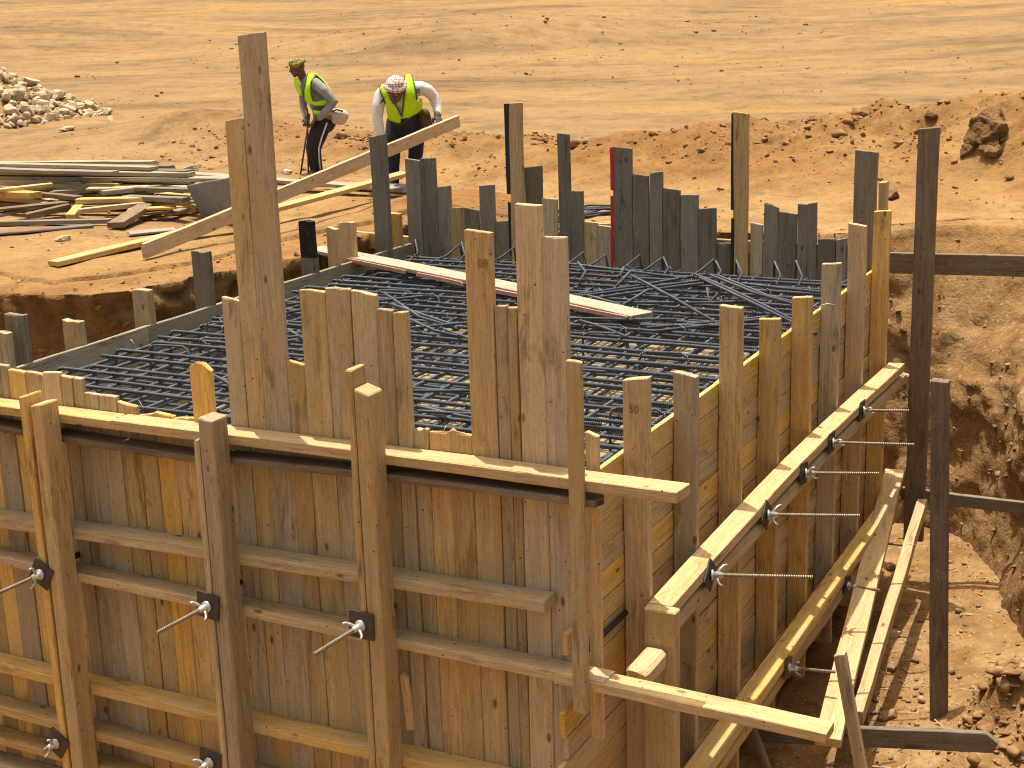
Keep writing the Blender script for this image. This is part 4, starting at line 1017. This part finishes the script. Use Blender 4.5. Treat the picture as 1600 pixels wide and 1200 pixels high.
def cloth_check(name, base, c2, scale, c3=None):
    m, n, l, b = new_mat(name); tc = n.new('ShaderNodeTexCoord')
    ck = n.new('ShaderNodeTexVoronoi'); ck.inputs['Scale'].default_value = scale; ck.inputs['Randomness'].default_value = .25
    l.new(tc.outputs['Object'], ck.inputs['Vector'])
    r = ramp(n, [(.28, c2), (.45, base)]); l.new(ck.outputs['Distance'], r.inputs[0]); col = r.outputs[0]
    if c3:
        q = noise(n, l, tc.outputs['Object'], scale*.8, 2, .5); rr = ramp(n, [(.48, 0.0), (.56, 1.0)]); l.new(q, rr.inputs[0])
        col = mixc(n, l, rr.outputs[0], col, c3)
    l.new(col, b.inputs['Base Color']); b.inputs['Roughness'].default_value = .9
    return m
M_SHEMAGH = cloth_check('red_white_check', (0.62, 0.52, 0.50), (0.14, 0.03, 0.035), 38)
M_TURBAN = cloth_check('olive_black_check', (0.32, 0.27, 0.07), (0.025, 0.028, 0.02), 50, (0.10, 0.10, 0.03))

def person(label, foot_px, grp):
    g = at(*foot_px, 'Z', 0); g.z = gz(g.x, g.y)
    e = empty('person', g, label, 'person', grp); s = depth_of(g)/F_PX
    fx, fy = foot_px
    def J(px, py, dd=0.0):
        # joint measured in the picture, dd metres beyond (+) or before (-) the plane through the feet
        q = at(px, py, 'Z', 0); d = ray(px, py)
        nrm = HD; t = ((g+HD*dd)-CAM).dot(nrm)/d.dot(nrm)
        return CAM+d*t
    return e, J, g
def hand(wrist, knuck, grip, thumb_side, sz=1.0):
    """palm plus five bent fingers curling toward 'grip' direction"""
    wrist = Vector(wrist); knuck = Vector(knuck); f = (knuck-wrist).normalized(); gr = Vector(grip).normalized(); gr = (gr-f*gr.dot(f)).normalized()
    sd_ = f.cross(gr); out = [('ell', wrist.lerp(knuck, .55), (f, sd_, gr), (.052*sz, .042*sz, .018*sz))]
    for k, (o_, L) in enumerate(((-.030, .060), (-.010, .070), (.010, .066), (.029, .052))):
        b = knuck+sd_*o_*sz
        out.append(('limb', [b-f*.02, b+f*.022*sz+gr*.006, b+f*.034*sz+gr*L*.45, b+f*.012*sz+gr*L*.85], [.0105*sz, .0105*sz, .0098*sz, .009*sz], 1))
    b = wrist+f*.025+sd_*thumb_side*.036*sz
    out.append(('limb', [b, b+f*.03+sd_*thumb_side*.022*sz+gr*.012, b+f*.05+sd_*thumb_side*.012*sz+gr*.038], [.013*sz, .012*sz, .010*sz], 1))
    return out
def head(c, look, up, tall=.235):
    look = Vector(look).normalized(); up = Vector(up); up = (up-look*up.dot(look)).normalized(); sd_ = look.cross(up)
    h = tall/2; c = Vector(c); AX = (look, sd_, up)
    p = [('ell', c+up*.18*h-look*.10*h, AX, (.82*h, .66*h, .80*h)), ('ell', c-up*.25*h+look*.12*h, AX, (.60*h, .55*h, .72*h)),
         ('ell', c-up*.80*h+look*.42*h, AX, (.22*h, .24*h, .20*h)), ('ell', c+up*.12*h+look*.62*h, AX, (.18*h, .5*h, .12*h)),
         ('limb', [c+up*.05*h+look*.68*h, c-up*.22*h+look*.86*h, c-up*.30*h+look*.76*h], [.07*h, .12*h, .12*h], 1.1),
         ('ell', c-up*.52*h+look*.66*h, AX, (.12*h, .24*h, .12*h))]
    for s in (1, -1):
        p.append(('ell', c-up*.08*h-look*.10*h+sd_*s*.68*h, AX, (.15*h, .06*h, .24*h)))
        p.append(('ell', c-up*.12*h+look*.45*h+sd_*s*.34*h, AX, (.16*h, .16*h, .14*h)))
    extras = [(c+up*.0*h+look*.60*h+sd_*s*.27*h, AX) for s in (1, -1)]
    return p, extras, AX, h
def face_bits(e, body, c, AX, h):
    look, sd_, up = AX
    for s in (1, -1):
        blob([('ell', c+up*.02*h+look*.665*h+sd_*s*.27*h, AX, (.05*h, .11*h, .05*h))], .004, 'eye', M_EYE, body, 2)
        blob([('limb', [c+up*.20*h+look*.72*h+sd_*s*.12*h, c+up*.23*h+look*.68*h+sd_*s*.42*h], [.035*h, .03*h], 1)], .004, 'eyebrow', M_BLACK, body, 1)
    blob([('ell', c-up*.53*h+look*.74*h, AX, (.06*h, .22*h, .055*h))], .004, 'mouth', M_LIP, body, 2)

# --- worker leaning on two rods, left
e, J, g = person('worker in grey sleeves and yellow vest leaning forward on two thin rods', (497, 275), 'two workers')
fwdL = -HR
hc = J(464, 106, -.03); hp, ex_, AX, hh = head(hc, -HR*.93-HD*.30-ZV*.12, ZV, .225)
neck = J(477, 127, 0)
rh = J(487, 192, -.16); rw_ = J(493, 186, -.20)         # near hand
lh = J(480, 190, -.02); lw_ = J(480, 183, .04)
body = hp + [('limb', [hc-ZV*.02-AX[0]*.03, J(473, 121, 0), neck, J(488, 140, 0)], [.055, .056, .066, .09], 1),
             ('limb', [J(488, 135), J(505, 165), J(508, 188)], [.11, .11, .12], 1.1),
             ('limb', [J(499, 183, -.22), rw_], [.036, .030], 1), ('limb', [J(477, 172, .10), lw_], [.036, .030], 1)]
body += hand(rw_, J(486, 195, -.15), -HR+ZV*.1, -1) + hand(lw_, J(479, 194, -.0), -HR*.2-HD, 1)
bd = blob(body, .0068, 'body', M_SKIN, e, 3)
face_bits(e, bd, hc, AX, hh)
blob([('limb', [J(487, 131, 0), J(497, 150, 0), J(507, 172, 0), J(510, 186, 0)], [.135, .148, .140, .135], 1.15),
      ('limb', [J(478, 128, 0), J(486, 132, 0)], [.075, .11], 1.3),
      ('limb', [J(492, 130, -.19), J(507, 142, -.26), J(523, 159, -.27), J(512, 171, -.26), J(499, 184, -.215)], [.075, .066, .056, .053, .044], 1),
      ('limb', [J(476, 133, .17), J(474, 152, .20), J(474, 166, .17), J(479, 183, .06)], [.07, .058, .050, .042], 1)], .012, 'shirt', M_GREYS, e, 5)
blob([('limb', [J(508, 181, 0), J(507, 192, 0)], [.142, .15], 1.12),
      ('limb', [J(506, 190, -.08), J(498, 214, -.10), J(492, 232, -.10), J(495, 252, -.08), J(499, 272, -.05)], [.112, .098, .080, .066, .056], 1),
      ('limb', [J(503, 190, .08), J(493, 214, .10), J(487, 231, .10), J(489, 252, .11), J(493, 270, .12)], [.112, .098, .080, .066, .056], 1)], .012, 'trousers', M_PANT1, e, 5)
for dd, px in ((-.05, 499), (.12, 493)):
    q = J(px, 275, dd); blob([('limb', [q+ZV*.045+HR*.05, q+ZV*.05, q+ZV*.03-HR*.12], [.045, .05, .035], 1)], .012, 'shoe', M_SHOE, e, 4)
tube('trouser_stripe', [J(511, 192, -.225), J(503, 214, -.20), J(498, 232, -.185), J(499, 252, -.15), J(501, 268, -.11)], .010, M_WHITE, e, 6)
# turban: wound roll and crown
tb = [('ell', hc+AX[2]*.070, AX, (.100, .090, .062))]
for k in range(16):
    a0 = k/16*2*math.pi; a1 = (k+1)/16*2*math.pi
    q = lambda a: hc+AX[2]*(.055+.012*math.sin(a*2+1)-.012*math.cos(a))+AX[0]*math.cos(a)*.084+AX[1]*math.sin(a)*.086-AX[0]*.016
    tb.append(('limb', [q(a0), q(a1)], [.032, .032], 1))
blob(tb, .009, 'turban', M_TURBAN, e, 3)
# vest: shell panels over the shirt
def shell(name, quads, mat, parent, th=.012, sub=2):
    """quads: grid rows of points -> smooth thick sheet"""
    rows = len(quads); cols = len(quads[0]); o0 = Vector(parent.location)
    vs = [Vector(p)-o0 for r_ in quads for p in r_]
    fs = [(i*cols+j, i*cols+j+1, (i+1)*cols+j+1, (i+1)*cols+j) for i in range(rows-1) for j in range(cols-1)]
    me = bpy.data.meshes.new(name); me.from_pydata(vs, [], fs); me.update()
    o = link(name, me, mat, Matrix.Translation(o0), parent, smooth=True)
    sb = o.modifiers.new('sub', 'SUBSURF'); sb.levels = sb.render_levels = sub
    sl = o.modifiers.new('th', 'SOLIDIFY'); sl.thickness = th; sl.offset = 0
    return o
vest = blob([('limb', [J(487, 130, 0), J(498, 150, 0), J(506, 170, 0), J(508, 184, 0)], [.140, .158, .152, .150], 1.14)], .012, 'vest_lining', M_GREYS, e, 4)
shell('vest', [[J(480, 117, -.12), J(488, 113, -.17), J(494, 117, -.16)], [J(478, 129, -.20), J(482, 128, -.235), J(485, 128, -.24)], [J(475, 142, -.225), J(480, 143, -.25), J(485, 143, -.25)], [J(475, 153, -.215), J(481, 156, -.245), J(488, 158, -.25)], [J(481, 162, -.20), J(486, 163, -.24), J(494, 163, -.25)]], M_VEST, e, .014)
shell('vest', [[J(488, 159, -.25), J(500, 159, -.255), J(512, 152, -.22)], [J(489, 165, -.25), J(501, 165, -.26), J(514, 164, -.22)]], M_VEST, e, .014)
shell('vest', [[J(488, 171, -.24), J(500, 174, -.25), J(518, 173, -.20)], [J(488, 177, -.24), J(500, 180, -.25), J(518, 180, -.20)]], M_VEST, e, .014)
shell('vest_band', [[J(489, 165.5, -.25), J(501, 167, -.258), J(514, 164.5, -.22)], [J(488, 170.5, -.245), J(500, 173.5, -.252), J(516, 172.5, -.21)]], M_TRIM, e, .012)
shell('vest', [[J(489, 113, -.13), J(493, 115, -.0), J(490, 116, .12)], [J(501, 121, -.13), J(506, 123, .0), J(500, 126, .13)], [J(512, 136, -.13), J(517, 139, .0), J(510, 142, .13)], [J(519, 150, -.12), J(523, 153, .0), J(518, 156, .12)], [J(521, 166, -.1), J(525, 168, 0), J(520, 170, .1)]], M_VEST, e, .014)
shell('vest', [[J(459, 122, -.06), J(463, 121, -.10), J(466, 122, -.13)], [J(461, 134, -.08), J(465, 136, -.13), J(468, 137, -.15)], [J(466, 146, -.10), J(470, 150, -.15), J(473, 151, -.17)]], M_VEST, e, .014)
tube('vest_binding', [J(494, 117, -.185), J(486, 128, -.26), J(485.5, 143, -.27), J(489, 158, -.268)], .007, M_TRIM, e, 6)
tube('vest_binding', [J(481, 114, -.13), J(477, 129, -.215), J(474, 142, -.235), J(475, 153, -.23)], .007, M_TRIM, e, 6)
# cigarette, belt bag
tube('cigarette', [J(456, 116, -.16), J(452, 115.5, -.22)], .0045, M_WHITE, e, 6)
bag = blob([('limb', [J(524, 178, -.14), J(537, 181, -.12)], [.075, .075], 1.1), ('limb', [J(524, 187, -.14), J(535, 188, -.12)], [.06, .06], 1.1)], .010, 'belt_bag', M_BAG, e, 2)
tube('strap', [J(514, 176, -.2), J(526, 171, -.22), J(536, 174, -.2)], .012, M_POUCH, bag, 6)
rodo = empty('steel_rods', J(476, 276, -.1), 'two thin rods held upright by the leaning worker', 'rod')
tube('rod', [J(484, 178, -.13), J(469, 276, -.2)], .011, M_POUCH, rodo, 6); tube('rod', [J(480, 178, -.1), J(482, 276, -.16)], .011, M_POUCH, rodo, 6)
tube('rod', [J(462, 271, -.1), J(496, 275, .2)], .011, M_POUCH, rodo, 6)
# pinkish rag by his feet
q = at(451, 270, 'Z', .14); rs = np.random.RandomState(5)
me = rock_mesh('crumpled_bag', 2, rs, (.11, .07, .05), 10, .2); tag(link('crumpled_bag', me, cloth_check('pink_print', (.62, .5, .45), (.5, .12, .12), 18), Matrix.Translation(q)), 'crumpled pink and white bag on the planks beside the rods', 'bag')

# --- worker bending over the plank, right
e, J, g = person('bending worker in white shirt, yellow vest and checked headscarf gripping a plank', (615, 296), 'two workers')
hc = J(618, 143, -.50); look = (-HD*.88-ZV*.36-HR*.28); hp, ex_, AX, hh = head(hc, look, ZV*.9-HD*.3, .27)
pa, pb = plank_held
rw_ = J(684, 182, -.36); rk = J(687, 190, -.44)
lw_ = J(596, 214, -.40); lk = J(598, 226, -.42)
body = hp + [('limb', [hc-look*.05-ZV*.0, J(624, 140, -.40), J(628, 147, -.28), J(632, 165, -.16)], [.06, .062, .075, .11], 1),
             ('limb', [J(632, 165, -.16), J(633, 185, 0)], [.13, .13], 1), ('limb', [J(682, 172, -.24), rw_], [.034, .030], 1), ('limb', [J(593, 200, -.38), lw_], [.034, .03], 1)]
body += hand(lw_, lk, HR+HD*.3, 1)
bd = blob(body, .0068, 'body', M_SKIN, e, 3)
face_bits(e, bd, hc, AX, hh)
blob(hand(rw_, rk, -ZV*.8-HR*.3+HD*.25, -1, 1.2) + [('limb', [J(683.5, 178, -.28), rw_], [.042, .038], 1)], .0068, 'glove', M_GLOVE, e, 2)
blob([('limb', [J(628, 148, -.30), J(630, 163, -.18), J(632, 178, -.06), J(633, 188, 0)], [.14, .165, .155, .15], 1.05),
      ('limb', [J(598, 146, -.30), J(628, 142, -.28), J(656, 138, -.26)], [.085, .105, .085], 1),
      ('limb', [J(656, 137, -.26), J(668, 141, -.24), J(678, 152, -.20), J(683, 168, -.23), J(684.5, 180, -.29)], [.080, .074, .064, .056, .046], 1),
      ('limb', [J(596, 148, -.30), J(591, 166, -.34), J(590, 185, -.36), J(593, 202, -.38), J(596, 216, -.40)], [.080, .072, .062, .056, .044], 1)], .012, 'shirt', M_WHITE, e, 5)
blob([('limb', [J(631, 171, -.12), J(632, 176, -.07), J(633, 184, -.01), J(633, 192, .03)], [.176, .180, .178, .170], 1.05),
      ('limb', [J(620, 190, .02), J(616, 214, -.04), J(614, 236, -.06), J(614, 262, .0), J(615, 290, .03)], [.125, .110, .090, .078, .066], 1),
      ('limb', [J(646, 190, .05), J(649, 214, .02), J(650, 236, .02), J(647, 262, .08), J(644, 288, .14)], [.125, .110, .090, .078, .066], 1)], .012, 'trousers', M_PANT2, e, 5)
for px, dd, yy in ((615, .0, 294), (644, .12, 292)):
    q = J(px, yy, dd); q.z = max(q.z, g.z+.02); blob([('limb', [q+ZV*.04+HD*.06, q+ZV*.045, q+ZV*.025-HD*.13], [.045, .05, .038], 1)], .012, 'shoe', M_SHOE, e, 4)
sc = [('ell', hc+AX[2]*.085-AX[0]*.015, AX, (.125, .112, .095))]
for k in range(16):
    a0 = k/16*2*math.pi; a1 = (k+1)/16*2*math.pi
    q = lambda a: hc+AX[2]*(.062+.010*math.sin(a*2))+AX[0]*(math.cos(a)*.116-.012)+AX[1]*math.sin(a)*.108
    sc.append(('limb', [q(a0), q(a1)], [.027, .027], 1))
blob(sc, .009, 'headscarf', M_SHEMAGH, e, 3)
# vest: two front panels meeting in a V, back panel over the shoulders
shell('vest', [[J(594, 133, -.36), J(600, 131, -.40), J(606, 134, -.42)], [J(597, 147, -.44), J(604, 149, -.47), J(609, 152, -.46)], [J(603, 162, -.42), J(611, 163, -.44), J(619, 165, -.43)], [J(605, 177, -.34), J(616, 180, -.35), J(627, 180, -.34)], [J(607, 188, -.27), J(617, 192, -.28), J(627, 194, -.27)]], M_VEST, e, .014)
shell('vest', [[J(632, 118, -.30), J(638, 115, -.30), J(643, 117, -.28)], [J(634, 134, -.42), J(641, 134, -.44), J(648, 136, -.40)], [J(632, 154, -.46), J(641, 155, -.47), J(651, 157, -.42)], [J(629, 172, -.40), J(640, 172, -.40), J(656, 166, -.34)], [J(628, 182, -.34), J(638, 186, -.32), J(657, 174, -.26)]], M_VEST, e, .014)
shell('vest', [[J(597, 133, -.36), J(618, 128, -.36), J(642, 117, -.28)], [J(600, 135, -.24), J(624, 128, -.20), J(648, 122, -.16)], [J(606, 150, -.05), J(630, 140, -.02), J(654, 142, -.02)], [J(610, 176, .12), J(632, 170, .16), J(655, 172, .12)]], M_VEST, e, .014)
shell('vest', [[J(651, 157, -.42), J(657, 153, -.30), J(660, 155, -.16)], [J(655, 168, -.34), J(659, 166, -.22), J(659, 168, -.08)], [J(656, 176, -.26), J(659, 175, -.14), J(658, 177, .0)]], M_VEST, e, .014)
for ln in ([(606, 134, -.44), (609.5, 152, -.48), (619, 165, -.45), (627.5, 181, -.36)], [(632, 118, -.32), (633, 134, -.44), (631, 154, -.48), (629, 172, -.42), (628, 182, -.36)], [(643.5, 117, -.30), (648.5, 136, -.42), (651.5, 157, -.44)], [(592, 132, -.35), (595.5, 147, -.44), (602, 162, -.43)], [(607, 188.5, -.28), (617, 192.5, -.295), (627, 194.5, -.285), (638, 186.5, -.335), (657, 174.5, -.275)]):
    tube('vest_binding', [J(*q) for q in ln], .007, M_TRIM, e, 6)
for k in range(3):
    tube('shoulder_stripe', [J(649, 139.5+k*2.8, -.385), J(656.5, 139+k*2.8, -.36)], .006, M_TRIM, e, 6)
    tube('shoulder_stripe', [J(594+k*2.2, 162-k*1.3, -.435), J(598+k*1.2, 155-k*2.2, -.44)], .006, M_TRIM, e, 6)
pch = blob([('limb', [J(662, 178, -.12), J(668, 194, -.12)], [.075, .065], .9)], .010, 'tool_pouch', M_POUCH, e, 2)
tube('strap', [J(648, 174, -.26), J(658, 173, -.24), J(672, 184, -.16)], .010, M_TRIM, pch, 6)

# ------------------------------------------------------------------ stamped numbers on two timbers
def stamp(txt, parent, loc, size, rot=math.pi):
    cu = bpy.data.curves.new('stamp', 'FONT'); cu.body = txt; cu.size = size; cu.align_x = 'CENTER'; cu.align_y = 'CENTER'; cu.extrude = .0004
    t = bpy.data.objects.new('tmp', cu); COL.objects.link(t)
    dg = bpy.context.evaluated_depsgraph_get(); m2 = bpy.data.meshes.new_from_object(t.evaluated_get(dg)); bpy.data.objects.remove(t)
    m2.materials.clear(); mw = Matrix.Translation(loc)@Matrix.Rotation(math.pi/2, 4, 'X')@Matrix.Rotation(rot, 4, 'Z')
    o = link('stamped_number', m2, M_INK, mw); o.parent = parent; o.matrix_parent_inverse = PW[parent.name].inverted()
    return o
q = at(754, 411, 'Y', -.007); stamp('60', stamped, q, .055)
q = at(990, 640, 'Y', STY[0]-.004); stamp('50', studs[0], q, .055, 0.0)
